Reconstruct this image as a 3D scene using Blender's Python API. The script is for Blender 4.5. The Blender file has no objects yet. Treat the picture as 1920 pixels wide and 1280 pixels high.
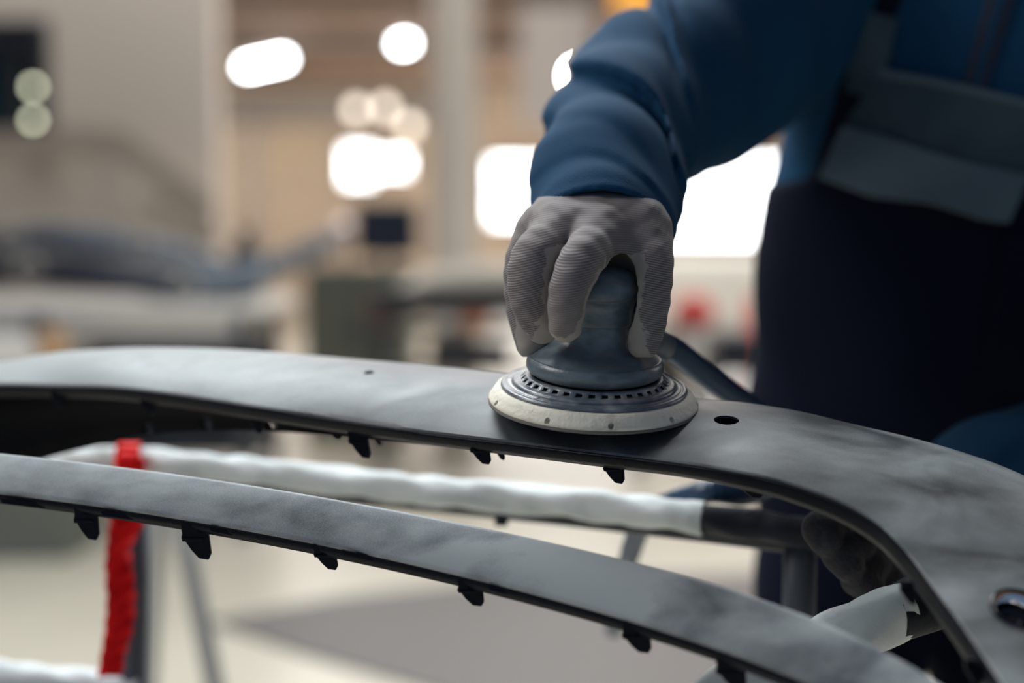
import bpy, bmesh, math, random
import numpy as np
from mathutils import Vector, Matrix

random.seed(7)
SC = bpy.context.scene
COL = SC.collection
PI = math.pi

# ------------------------------------------------------------------ camera, world, light, exposure
FPX = 2667.0
CAM_H = 1.12
PITCH = math.atan((640 - 480) / FPX)
cam_d = bpy.data.cameras.new('camera')
cam = bpy.data.objects.new('camera', cam_d)
COL.objects.link(cam)
cam.location = (0, 0, CAM_H)
cam.rotation_euler = (PI / 2 - PITCH, 0, 0)
cam_d.sensor_width = 36
cam_d.lens = FPX * 36 / 1920
cam_d.dof.use_dof = True
cam_d.dof.focus_distance = 0.98
cam_d.dof.aperture_fstop = 1.8
cam_d.clip_start = 0.05
cam_d.clip_end = 200
SC.camera = cam

world = bpy.data.worlds.new('world')
SC.world = world
world.use_nodes = True
wb = world.node_tree.nodes['Background']
wb.inputs[0].default_value = (0.38, 0.62, 1.0, 1)
wb.inputs[1].default_value = 0.26

def area(name, loc, target, sx, sy, power, color=(1, 1, 1), spread=PI):
    l = bpy.data.lights.new(name, 'AREA')
    l.shape = 'RECTANGLE'
    l.size = sx
    l.size_y = sy
    l.energy = power
    l.color = color
    l.spread = spread
    o = bpy.data.objects.new(name, l)
    COL.objects.link(o)
    o.location = loc
    o.rotation_euler = (Vector(target) - Vector(loc)).to_track_quat('-Z', 'Y').to_euler()
    return o

area('skylight_over_bay', (-0.6, 3.4, 4.6), (0.0, 1.1, 1.0), 3.2, 2.2, 330, (0.90, 0.97, 1.0))  # unseen overhead key light, added above and behind the sander
area('bay_lamp_side', (-3.2, 0.9, 3.4), (0.1, 1.1, 1.0), 1.6, 1.6, 85, (1.0, 0.97, 0.93))
area('hall_fill', (0, 14, 4.65), (0, 14, 0), 9, 14, 1150, (1.0, 0.96, 0.92))
area('hall_end_fill', (-3, 27, 2.6), (-3, 33, 2.6), 14, 3, 260, (1.0, 0.93, 0.84))
area('hall_ceiling_bounce', (-2, 22, 1.0), (-2, 24, 5), 12, 9, 420, (1.0, 0.92, 0.84))
area('window_light', (5.5, 6.0, 3.0), (0.3, 2.5, 0.8), 3.0, 2.2, 160, (0.95, 1.0, 1.0))

SC.view_settings.view_transform = 'Standard'
SC.view_settings.look = 'None'
SC.view_settings.exposure = 0.0
SC.view_settings.gamma = 1.0
SC.view_settings.use_curve_mapping = False
SC.cycles.use_denoising = True
SC.cycles.max_bounces = 6
SC.cycles.diffuse_bounces = 3
SC.cycles.glossy_bounces = 3
SC.cycles.sample_clamp_indirect = 6

# ------------------------------------------------------------------ coordinate helpers
SP, CP = math.sin(PITCH), math.cos(PITCH)

def c3(u, v, d):
    """camera-space metres (X right, Y up, Z depth) of a point seen at u, v at depth d"""
    return np.array([(u - 960) / FPX * d, (640 - v) / FPX * d, d])

def cw(p):
    """camera space -> world (arrays of shape (...,3))"""
    p = np.asarray(p, dtype=float)
    x, y, z = p[..., 0], p[..., 1], p[..., 2]
    return np.stack([x, z * CP + y * SP, CAM_H - z * SP + y * CP], -1)

def wc(p):
    """world -> camera space"""
    p = np.asarray(p, dtype=float)
    x, y, z = p[..., 0], p[..., 1], p[..., 2] - CAM_H
    return np.stack([x, y * SP + z * CP, y * CP - z * SP], -1)

def W(u, v, d):
    return Vector(cw(c3(u, v, d)))

def G(u, v, y):
    """world point on the plane y=const"""
    q = cw(c3(u, v, 1.0)) - np.array([0, 0, CAM_H])
    return Vector((q[0] / q[1] * y, y, CAM_H + q[2] / q[1] * y))

def FL(u, v, z=0.0):
    """world point on the floor plane"""
    q = cw(c3(u, v, 1.0)) - np.array([0, 0, CAM_H])
    t = (z - CAM_H) / q[2]
    return Vector((q[0] * t, q[1] * t, z))

# ------------------------------------------------------------------ materials
def srgb(r, g, b):
    f = lambda c: (c / 255 / 12.92) if c / 255 <= 0.04045 else ((c / 255 + 0.055) / 1.055) ** 2.4
    return (f(r), f(g), f(b), 1)

def mat(name, col, rough=0.6, metal=0.0, spec=0.5, emit=None, estr=0.0, bump=None, mix=None, sheen=0.0, coat=0.0):
    """bump=(scale,strength,detail); mix=(color2, scale, lo, hi, stretch)"""
    m = bpy.data.materials.new(name)
    m.use_nodes = True
    nt = m.node_tree
    b = nt.nodes['Principled BSDF']
    b.inputs['Base Color'].default_value = col
    b.inputs['Roughness'].default_value = rough
    b.inputs['Metallic'].default_value = metal
    b.inputs['Specular IOR Level'].default_value = spec
    b.inputs['Sheen Weight'].default_value = sheen
    b.inputs['Coat Weight'].default_value = coat
    if emit:
        b.inputs['Emission Color'].default_value = emit
        b.inputs['Emission Strength'].default_value = estr
    tc = nt.nodes.new('ShaderNodeTexCoord')
    if mix:
        col2, sc, lo, hi, st = mix
        mp = nt.nodes.new('ShaderNodeMapping')
        mp.inputs['Scale'].default_value = st
        nt.links.new(tc.outputs['Object'], mp.inputs['Vector'])
        n = nt.nodes.new('ShaderNodeTexNoise')
        n.inputs['Scale'].default_value = sc
        n.inputs['Detail'].default_value = 4
        nt.links.new(mp.outputs[0], n.inputs['Vector'])
        r = nt.nodes.new('ShaderNodeValToRGB')
        r.color_ramp.elements[0].position = lo
        r.color_ramp.elements[1].position = hi
        r.color_ramp.elements[0].color = col
        r.color_ramp.elements[1].color = col2
        nt.links.new(n.outputs['Fac'], r.inputs['Fac'])
        nt.links.new(r.outputs['Color'], b.inputs['Base Color'])
    if bump:
        n = nt.nodes.new('ShaderNodeTexNoise')
        n.inputs['Scale'].default_value = bump[0]
        n.inputs['Detail'].default_value = bump[2]
        nt.links.new(tc.outputs['Object'], n.inputs['Vector'])
        bp = nt.nodes.new('ShaderNodeBump')
        bp.inputs['Strength'].default_value = bump[1]
        bp.inputs['Distance'].default_value = 0.002
        nt.links.new(n.outputs['Fac'], bp.inputs['Height'])
        nt.links.new(bp.outputs['Normal'], b.inputs['Normal'])
    return m

M = {}
M['floor'] = mat('floor_paint', srgb(176, 170, 156), 0.32, spec=0.5, mix=(srgb(196, 190, 174), 0.7, 0.35, 0.7, (1, 1, 1)))
M['wall'] = mat('plaster', srgb(204, 196, 186), 0.9)
M['wall_warm'] = mat('warm_plaster', srgb(206, 188, 166), 0.9, mix=(srgb(190, 172, 154), 0.4, 0.4, 0.6, (1, 1, 1)))
M['ceiling'] = mat('brown_ceiling', srgb(150, 122, 100), 0.9, mix=(srgb(118, 96, 84), 0.25, 0.35, 0.65, (1, 1, 1)))
M['beam'] = mat('grey_steel_beam', srgb(100, 92, 86), 0.7)
M['dark'] = mat('dark_navy_plastic', srgb(16, 22, 36), 0.45)
M['darkgrey'] = mat('dark_grey', srgb(48, 52, 56), 0.6)
M['greengrey'] = mat('green_grey_paint', srgb(96, 100, 92), 0.6)
M['white'] = mat('white_paint', srgb(214, 210, 204), 0.55)
M['wood'] = mat('raw_timber', srgb(196, 156, 118), 0.7, mix=(srgb(176, 136, 100), 6, 0.4, 0.6, (1, 1, 6)))
M['red'] = mat('red_paint', srgb(196, 34, 26), 0.5)
M['pink'] = mat('faded_red_paint', srgb(176, 96, 84), 0.6)
M['steel'] = mat('grey_steel', srgb(88, 96, 104), 0.45, metal=0.4)
M['curtain'] = mat('pale_plastic_curtain', srgb(118, 114, 111), 0.8)
M['palesteel'] = mat('pale_steel', srgb(168, 170, 168), 0.5)
M['mat'] = mat('dark_rubber', srgb(88, 84, 82), 0.55)
M['yellow'] = mat('crane_yellow', srgb(230, 160, 30), 0.5)
M['day'] = mat('daylight_glass', srgb(200, 200, 200), 0.5, emit=(0.97, 1.0, 1.0, 1), estr=7)
M['day_soft'] = mat('skylight_glass', srgb(60, 60, 60), 0.5, emit=(1.0, 0.95, 0.90, 1), estr=0.36)
M['tube'] = mat('lamp_tube', srgb(255, 255, 255), 0.5, emit=(0.92, 0.98, 1.0, 1), estr=26)
M['bulb'] = mat('warm_bulb', srgb(255, 240, 210), 0.5, emit=(1.0, 0.89, 0.76, 1), estr=3.4)
M['bulb_green'] = mat('greenish_bulb', srgb(255, 250, 210), 0.5, emit=(0.97, 1.0, 0.74, 1), estr=6)
M['flood'] = mat('flood_glass', srgb(255, 255, 255), 0.5, emit=(1.0, 0.98, 0.95, 1), estr=60)
M['rubber'] = mat('blue_grey_rubber', srgb(84, 98, 107), 0.34, spec=0.6, bump=(420, 0.12, 3), mix=(srgb(120, 132, 140), 60, 0.45, 0.85, (1, 1, 2.2)))
M['ring'] = mat('pad_ring_plastic', srgb(86, 96, 106), 0.30, spec=0.55, bump=(500, 0.15, 3), mix=(srgb(158, 162, 164), 50, 0.46, 0.72, (1, 1, 2)))
M['pad'] = mat('cream_pad_foam', srgb(226, 222, 206), 0.7, bump=(260, 0.35, 4), mix=(srgb(160, 152, 138), 48, 0.56, 0.80, (1, 1, 3)))
M['disc'] = mat('abrasive_fabric', srgb(112, 108, 106), 0.9, bump=(900, 0.5, 2))
M['black'] = mat('black_plastic', srgb(4, 6, 14), 0.7, spec=0.08)
M['blackgloss'] = mat('glossy_black', srgb(12, 20, 30), 0.12)
M['chrome'] = mat('chrome', (0.85, 0.87, 0.9, 1), 0.08, metal=1.0)
M['hose'] = mat('blue_hose', srgb(22, 56, 84), 0.38)
M['wrap'] = mat('white_padding_wrap', srgb(212, 220, 222), 0.5, bump=(60, 0.8, 4), mix=(srgb(150, 162, 164), 12, 0.52, 0.75, (1, 1, 1)))
M['wrapdark'] = mat('dark_film_wrap', srgb(18, 25, 36), 0.55, spec=0.25, bump=(70, 0.8, 4), mix=(srgb(38, 46, 56), 16, 0.5, 0.7, (1, 1, 1)))  # dark film on the arm, painted shade on the end of the bar
M['ribbon'] = mat('red_ribbon_fabric', srgb(236, 2, 10), 0.6, spec=0.2, bump=(60, 0.4, 3))
M['jacket'] = mat('blue_jacket_cloth', srgb(18, 60, 90), 0.88, spec=0.15, sheen=0.0, bump=(700, 0.15, 2))
M['overall'] = mat('navy_overall_cloth', srgb(11, 17, 33), 0.95, spec=0.12, sheen=0.0, bump=(20, 0.5, 3))
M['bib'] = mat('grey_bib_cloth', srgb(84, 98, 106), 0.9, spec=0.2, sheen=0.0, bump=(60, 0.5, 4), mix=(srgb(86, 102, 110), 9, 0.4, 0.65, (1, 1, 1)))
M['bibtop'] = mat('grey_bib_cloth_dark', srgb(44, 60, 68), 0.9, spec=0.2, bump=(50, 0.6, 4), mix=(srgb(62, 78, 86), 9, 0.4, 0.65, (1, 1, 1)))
M['zip'] = mat('dark_zip', srgb(12, 22, 44), 0.6)
M['skin'] = mat('skin', srgb(196, 150, 124), 0.55, spec=0.35)
M['hair'] = mat('dark_hair', srgb(38, 30, 26), 0.6)
M['eye'] = mat('eye_white', srgb(230, 228, 222), 0.2)
M['boot'] = mat('boot_leather', srgb(26, 24, 24), 0.5)
M['green'] = mat('green_paint', srgb(40, 90, 52), 0.6)
M['teal'] = mat('dark_teal_glass', srgb(20, 40, 44), 0.25)
M['partblue'] = mat('blue_grey_bumper_plastic', srgb(56, 68, 82), 0.38, mix=(srgb(104, 114, 124), 3.0, 0.45, 0.7, (1, 1, 1)))
M['partdark'] = mat('dark_bumper_plastic', srgb(20, 28, 44), 0.35)
M['partpale'] = mat('primed_panel', srgb(178, 174, 164), 0.5)
M['orange'] = mat('orange_plastic', srgb(206, 128, 96), 0.6)

def primer(name, dark, light, dust, lo, hi, bias=0.0, rough=0.5, shade_dip=0.0):
    """sanded primer: soft cloudy patches of scuffed dust over dark plastic, fine grain on top"""
    m = bpy.data.materials.new(name)
    m.use_nodes = True
    nt = m.node_tree
    N, L = nt.nodes, nt.links
    b = N['Principled BSDF']
    tc = N.new('ShaderNodeTexCoord')
    mp = N.new('ShaderNodeMapping')
    mp.inputs['Scale'].default_value = (1.0, 1.6, 2.2)
    L.new(tc.outputs['Object'], mp.inputs['Vector'])
    n1 = N.new('ShaderNodeTexNoise'); n1.inputs['Scale'].default_value = 11; n1.inputs['Detail'].default_value = 3
    n1.inputs['Distortion'].default_value = 0.6
    L.new(mp.outputs[0], n1.inputs['Vector'])
    n2 = N.new('ShaderNodeTexNoise'); n2.inputs['Scale'].default_value = 1100; n2.inputs['Detail'].default_value = 2
    L.new(tc.outputs['Object'], n2.inputs['Vector'])
    n3 = N.new('ShaderNodeTexNoise'); n3.inputs['Scale'].default_value = 34; n3.inputs['Detail'].default_value = 5
    L.new(mp.outputs[0], n3.inputs['Vector'])
    r = N.new('ShaderNodeValToRGB')
    e = r.color_ramp.elements
    e[0].position = lo; e[0].color = dark
    e[1].position = hi; e[1].color = light
    a = N.new('ShaderNodeMath'); a.operation = 'MULTIPLY_ADD'
    L.new(n2.outputs['Fac'], a.inputs[0]); a.inputs[1].default_value = 0.22; L.new(n1.outputs['Fac'], a.inputs[2])
    a2 = N.new('ShaderNodeMath'); a2.operation = 'MULTIPLY_ADD'
    L.new(n3.outputs['Fac'], a2.inputs[0]); a2.inputs[1].default_value = 0.3; L.new(a.outputs[0], a2.inputs[2])
    a3 = N.new('ShaderNodeMath'); a3.operation = 'ADD'; a3.inputs[1].default_value = -0.26 + bias
    L.new(a2.outputs[0], a3.inputs[0])
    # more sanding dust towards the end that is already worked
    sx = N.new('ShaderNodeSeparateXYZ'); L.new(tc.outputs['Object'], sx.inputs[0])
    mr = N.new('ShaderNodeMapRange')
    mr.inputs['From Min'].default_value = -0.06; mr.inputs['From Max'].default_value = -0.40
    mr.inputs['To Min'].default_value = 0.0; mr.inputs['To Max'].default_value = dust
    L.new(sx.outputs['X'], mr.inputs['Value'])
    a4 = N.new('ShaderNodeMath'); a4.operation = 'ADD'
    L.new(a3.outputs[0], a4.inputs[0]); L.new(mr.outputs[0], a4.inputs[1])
    # shade around the sander, painted into the rail as a darker zone
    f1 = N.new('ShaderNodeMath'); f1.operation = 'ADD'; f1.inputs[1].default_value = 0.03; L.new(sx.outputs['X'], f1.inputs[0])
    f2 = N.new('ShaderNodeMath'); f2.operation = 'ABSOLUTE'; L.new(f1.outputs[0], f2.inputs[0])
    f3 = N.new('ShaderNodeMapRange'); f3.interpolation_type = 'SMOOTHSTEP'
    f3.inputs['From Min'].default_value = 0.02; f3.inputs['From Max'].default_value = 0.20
    f3.inputs['To Min'].default_value = -shade_dip; f3.inputs['To Max'].default_value = 0.0
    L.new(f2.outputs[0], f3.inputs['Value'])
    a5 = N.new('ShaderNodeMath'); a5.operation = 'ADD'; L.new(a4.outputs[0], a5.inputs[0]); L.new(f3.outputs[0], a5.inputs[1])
    L.new(a5.outputs[0], r.inputs['Fac'])
    L.new(r.outputs['Color'], b.inputs['Base Color'])
    rr = N.new('ShaderNodeMapRange')
    rr.inputs['From Min'].default_value = 0.3; rr.inputs['From Max'].default_value = 0.7
    rr.inputs['To Min'].default_value = rough - 0.06; rr.inputs['To Max'].default_value = rough + 0.12
    L.new(n1.outputs['Fac'], rr.inputs['Value']); L.new(rr.outputs[0], b.inputs['Roughness'])
    bp = N.new('ShaderNodeBump'); bp.inputs['Strength'].default_value = 0.12; bp.inputs['Distance'].default_value = 0.0006
    L.new(n2.outputs['Fac'], bp.inputs['Height']); L.new(bp.outputs['Normal'], b.inputs['Normal'])
    b.inputs['Specular IOR Level'].default_value = 0.5
    return m

M['primer_up'] = primer('sanded_primer', srgb(50, 57, 63), srgb(140, 147, 149), 0.46, 0.33, 0.80, rough=0.44, shade_dip=0.26)
M['primer_low'] = primer('sanded_primer_grainy', srgb(70, 80, 88), srgb(158, 166, 169), 0.0, 0.30, 0.66, bias=0.06, rough=0.55)
M['flange'] = mat('bare_black_plastic', srgb(6, 11, 22), 0.45, spec=0.14, bump=(300, 0.2, 3))

def glove_mat():
    m = bpy.data.materials.new('knit_glove')
    m.use_nodes = True
    nt = m.node_tree
    N, L = nt.nodes, nt.links
    b = N['Principled BSDF']
    tc = N.new('ShaderNodeTexCoord')
    at = N.new('ShaderNodeAttribute'); at.attribute_name = 'coat'
    cd = N.new('ShaderNodeAttribute'); cd.attribute_name = 'rows'
    nz = N.new('ShaderNodeTexNoise'); nz.inputs['Scale'].default_value = 260; nz.inputs['Detail'].default_value = 2
    L.new(tc.outputs['Object'], nz.inputs['Vector'])
    nl = N.new('ShaderNodeTexNoise'); nl.inputs['Scale'].default_value = 26; nl.inputs['Detail'].default_value = 4
    L.new(tc.outputs['Object'], nl.inputs['Vector'])
    # rows of stitches: sine over the row coordinate, nudged by noise
    m1 = N.new('ShaderNodeMath'); m1.operation = 'MULTIPLY_ADD'
    L.new(nz.outputs['Fac'], m1.inputs[0]); m1.inputs[1].default_value = 1.6
    m0 = N.new('ShaderNodeMath'); m0.operation = 'MULTIPLY'; m0.inputs[1].default_value = 2 * PI / 0.00155
    L.new(cd.outputs['Fac'], m0.inputs[0]); L.new(m0.outputs[0], m1.inputs[2])
    sn = N.new('ShaderNodeMath'); sn.operation = 'SINE'; L.new(m1.outputs[0], sn.inputs[0])
    mr = N.new('ShaderNodeMapRange'); mr.inputs['From Min'].default_value = -1; mr.inputs['From Max'].default_value = 1
    L.new(sn.outputs[0], mr.inputs['Value'])
    fi = N.new('ShaderNodeAttribute'); fi.attribute_name = 'fine'
    am = N.new('ShaderNodeMapRange'); am.inputs['To Min'].default_value = 0.22; am.inputs['To Max'].default_value = 1.0
    L.new(fi.outputs['Fac'], am.inputs['Value'])
    k0 = N.new('ShaderNodeMath'); k0.operation = 'SUBTRACT'; k0.inputs[1].default_value = 0.5; L.new(mr.outputs[0], k0.inputs[0])
    k1 = N.new('ShaderNodeMath'); k1.operation = 'MULTIPLY_ADD'; k1.inputs[2].default_value = 0.5
    L.new(k0.outputs[0], k1.inputs[0]); L.new(am.outputs[0], k1.inputs[1])
    knit = N.new('ShaderNodeMix'); knit.data_type = 'RGBA'
    knit.inputs['A'].default_value = srgb(72, 73, 80); knit.inputs['B'].default_value = srgb(146, 137, 134)
    L.new(k1.outputs[0], knit.inputs['Factor'])
    # dust on the knit
    dusty = N.new('ShaderNodeMix'); dusty.data_type = 'RGBA'
    dr = N.new('ShaderNodeMapRange'); dr.inputs['From Min'].default_value = 0.45; dr.inputs['From Max'].default_value = 0.75
    dr.inputs['To Max'].default_value = 0.6
    L.new(nl.outputs['Fac'], dr.inputs['Value']); L.new(dr.outputs[0], dusty.inputs['Factor'])
    L.new(knit.outputs['Result'], dusty.inputs['A']); dusty.inputs['B'].default_value = srgb(136, 129, 124)
    coatc = N.new('ShaderNodeMix'); coatc.data_type = 'RGBA'
    L.new(nl.outputs['Fac'], coatc.inputs['Factor'])
    coatc.inputs['A'].default_value = srgb(128, 124, 121); coatc.inputs['B'].default_value = srgb(172, 165, 157)
    # ragged edge of the coating
    e1 = N.new('ShaderNodeMath'); e1.operation = 'MULTIPLY_ADD'
    L.new(nz.outputs['Fac'], e1.inputs[0]); e1.inputs[1].default_value = 0.5; L.new(at.outputs['Fac'], e1.inputs[2])
    e2 = N.new('ShaderNodeMapRange'); e2.inputs['From Min'].default_value = 0.70; e2.inputs['From Max'].default_value = 0.80
    L.new(e1.outputs[0], e2.inputs['Value'])
    fin = N.new('ShaderNodeMix'); fin.data_type = 'RGBA'
    L.new(e2.outputs[0], fin.inputs['Factor']); L.new(dusty.outputs['Result'], fin.inputs['A']); L.new(coatc.outputs['Result'], fin.inputs['B'])
    L.new(fin.outputs['Result'], b.inputs['Base Color'])
    inv = N.new('ShaderNodeMath'); inv.operation = 'SUBTRACT'; inv.inputs[0].default_value = 1.0; L.new(e2.outputs[0], inv.inputs[1])
    h = N.new('ShaderNodeMath'); h.operation = 'MULTIPLY'; L.new(k1.outputs[0], h.inputs[0]); L.new(inv.outputs[0], h.inputs[1])
    bp = N.new('ShaderNodeBump'); bp.inputs['Strength'].default_value = 0.6; bp.inputs['Distance'].default_value = 0.0005
    L.new(h.outputs[0], bp.inputs['Height']); L.new(bp.outputs['Normal'], b.inputs['Normal'])
    b.inputs['Roughness'].default_value = 0.8
    b.inputs['Specular IOR Level'].default_value = 0.3
    b.inputs['Sheen Weight'].default_value = 0.1
    return m
M['glove'] = glove_mat()
M['gloveworn'] = mat('stained_knit_glove', srgb(58, 58, 64), 0.85, spec=0.2, bump=(300, 0.6, 2), mix=(srgb(84, 84, 88), 40, 0.5, 0.75, (1, 1, 1)))  # darker copy of the glove colour, painting in the shade on that hand

# ------------------------------------------------------------------ object helpers
def tag(o, label=None, cat=None, group=None, kind=None):
    if label: o['label'] = label
    if cat: o['category'] = cat
    if group: o['group'] = group
    if kind: o['kind'] = kind
    return o

def link(name, me, m=None, parent=None):
    o = bpy.data.objects.new(name, me)
    COL.objects.link(o)
    if m is not None:
        me.materials.append(M[m] if isinstance(m, str) else m)
    if parent is not None:
        o.parent = parent
    return o

def mesh(name, verts, faces, m, parent=None, smooth=False):
    me = bpy.data.meshes.new(name)
    me.from_pydata([tuple(v) for v in verts], [], faces)
    if smooth:
        me.polygons.foreach_set('use_smooth', [True] * len(me.polygons))
    me.update()
    return link(name, me, m, parent)

def empty(name, loc=(0, 0, 0)):
    o = bpy.data.objects.new(name, None)
    COL.objects.link(o)
    o.location = loc
    o.empty_display_size = 0.05
    return o

def put(o, parent):
    """parent keeping world placement (parent is an unrotated empty)"""
    bpy.context.view_layer.update()
    o.parent = parent
    o.matrix_parent_inverse = parent.matrix_world.inverted()
    return o

def box(name, x0, x1, y0, y1, z0, z1, m, parent=None, bev=0.0, rot=0.0):
    bm = bmesh.new()
    cx, cy, cz = (x0 + x1) / 2, (y0 + y1) / 2, (z0 + z1) / 2
    bmesh.ops.create_cube(bm, size=1)
    bmesh.ops.scale(bm, vec=(abs(x1 - x0), abs(y1 - y0), abs(z1 - z0)), verts=bm.verts)
    if bev > 0:
        bmesh.ops.bevel(bm, geom=bm.edges[:], offset=bev, segments=2, profile=0.5, affect='EDGES')
    if rot:
        bmesh.ops.rotate(bm, cent=(0, 0, 0), matrix=Matrix.Rotation(rot, 3, 'Z'), verts=bm.verts)
    bmesh.ops.translate(bm, vec=(cx, cy, cz), verts=bm.verts)
    me = bpy.data.meshes.new(name)
    bm.to_mesh(me)
    bm.free()
    return link(name, me, m, parent)

def lathe_data(profile, seg=96, closed=False):
    vs, fs = [], []
    n = len(profile)
    for (r, z) in profile:
        for k in range(seg):
            a = 2 * PI * k / seg
            vs.append((r * math.cos(a), r * math.sin(a), z))
    rng = n if closed else n - 1
    for i in range(rng):
        j = (i + 1) % n
        for k in range(seg):
            k2 = (k + 1) % seg
            fs.append((i * seg + k, i * seg + k2, j * seg + k2, j * seg + k))
    return vs, fs

def lathe(name, profile, m, parent=None, seg=96, smooth=True, closed=False, loc=None):
    vs, fs = lathe_data(profile, seg, closed)
    if loc is not None:
        vs = [(x + loc[0], y + loc[1], z + loc[2]) for x, y, z in vs]
    o = mesh(name, vs, fs, m, parent, smooth)
    if not closed:
        bm = bmesh.new(); bm.from_mesh(o.data)
        bmesh.ops.remove_doubles(bm, verts=bm.verts, dist=1e-6)
        bmesh.ops.recalc_face_normals(bm, faces=bm.faces)
        bm.to_mesh(o.data); bm.free()
    return o

def edge_split(o, ang=40):
    o.data.set_sharp_from_angle(angle=math.radians(ang))

def catmull(pts, n):
    pts = [np.array(p, dtype=float) for p in pts]
    P = [2 * pts[0] - pts[1]] + pts + [2 * pts[-1] - pts[-2]]
    out = []
    for i in range(1, len(P) - 2):
        for k in range(n):
            t = k / n
            a, b, c, d = P[i - 1], P[i], P[i + 1], P[i + 2]
            out.append(0.5 * ((2 * b) + (-a + c) * t + (2 * a - 5 * b + 4 * c - d) * t * t + (-a + 3 * b - 3 * c + d) * t ** 3))
    out.append(pts[-1])
    return np.array(out)

def tube(name, pts, rad, m, parent=None, n=8, seg=20, lump=0.0, rib=0.0, ribstep=0.006):
    """tube through world points; rad a number or one radius per point"""
    if np.isscalar(rad):
        rad = [rad] * len(pts)
    q = catmull([np.append(np.array(p), r) for p, r in zip(pts, rad)], n)
    c, R = q[:, :3], q[:, 3]
    vs, fs = [], []
    ref = np.array([0, 0, 1.0])
    dist = 0
    for i in range(len(c)):
        t = c[min(i + 1, len(c) - 1)] - c[max(i - 1, 0)]
        t = t / np.linalg.norm(t)
        a = np.cross(t, ref)
        if np.linalg.norm(a) < 1e-3:
            a = np.cross(t, [0, 1, 0])
        a /= np.linalg.norm(a)
        b = np.cross(a, t)
        if i: dist += np.linalg.norm(c[i] - c[i - 1])
        for k in range(seg):
            th = 2 * PI * k / seg
            r = R[i]
            if lump:
                r += lump * (math.sin(dist * 95 + 2.1 * math.sin(th * 2 + dist * 30)) + 0.7 * math.sin(3 * th + dist * 61))
            if rib:
                r += rib * math.cos(2 * PI * dist / ribstep)
            vs.append(c[i] + r * (math.cos(th) * a + math.sin(th) * b))
    for i in range(len(c) - 1):
        for k in range(seg):
            k2 = (k + 1) % seg
            fs.append((i * seg + k, i * seg + k2, (i + 1) * seg + k2, (i + 1) * seg + k))
    fs.append(tuple(range(seg))[::-1])
    fs.append(tuple((len(c) - 1) * seg + k for k in range(seg)))
    o = mesh(name, vs, fs, m, parent, True)
    return o

def bake(o):
    dg = bpy.context.evaluated_depsgraph_get()
    me = bpy.data.meshes.new_from_object(o.evaluated_get(dg))
    o.modifiers.clear()
    o.data = me
    return o

def boolean_cut(o, cutters):
    bpy.context.view_layer.update()
    for c in cutters:
        md = o.modifiers.new('cut', 'BOOLEAN')
        md.operation = 'DIFFERENCE'
        md.solver = 'EXACT'
        md.object = c
    bpy.context.view_layer.update()
    bake(o)
    for c in cutters:
        bpy.data.objects.remove(c, do_unlink=True)
    return o

# ------------------------------------------------------------------ signed distance modelling
def smin(a, b, k):
    h = np.clip(0.5 + 0.5 * (b - a) / k, 0, 1)
    return b + (a - b) * h - k * h * (1 - h)

def cone(p, a, b, ra, rb):
    a = np.asarray(a); b = np.asarray(b)
    ab = b - a
    t = np.clip(((p - a) @ ab) / (ab @ ab), 0, 1)
    d = np.linalg.norm(p - a - t[..., None] * ab, axis=-1)
    return d - (ra + (rb - ra) * t)

def chain(p, pts, k=0.006):
    """pts: list of (point, radius)"""
    d = None
    for (a, ra), (b, rb) in zip(pts[:-1], pts[1:]):
        c = cone(p, a, b, ra, rb)
        d = c if d is None else smin(d, c, k)
    return d

def ell(p, c, r):
    r = np.asarray(r)
    q = (p - np.asarray(c)) / r
    l = np.linalg.norm(q, axis=-1)
    return (l - 1) * r.min()

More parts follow.
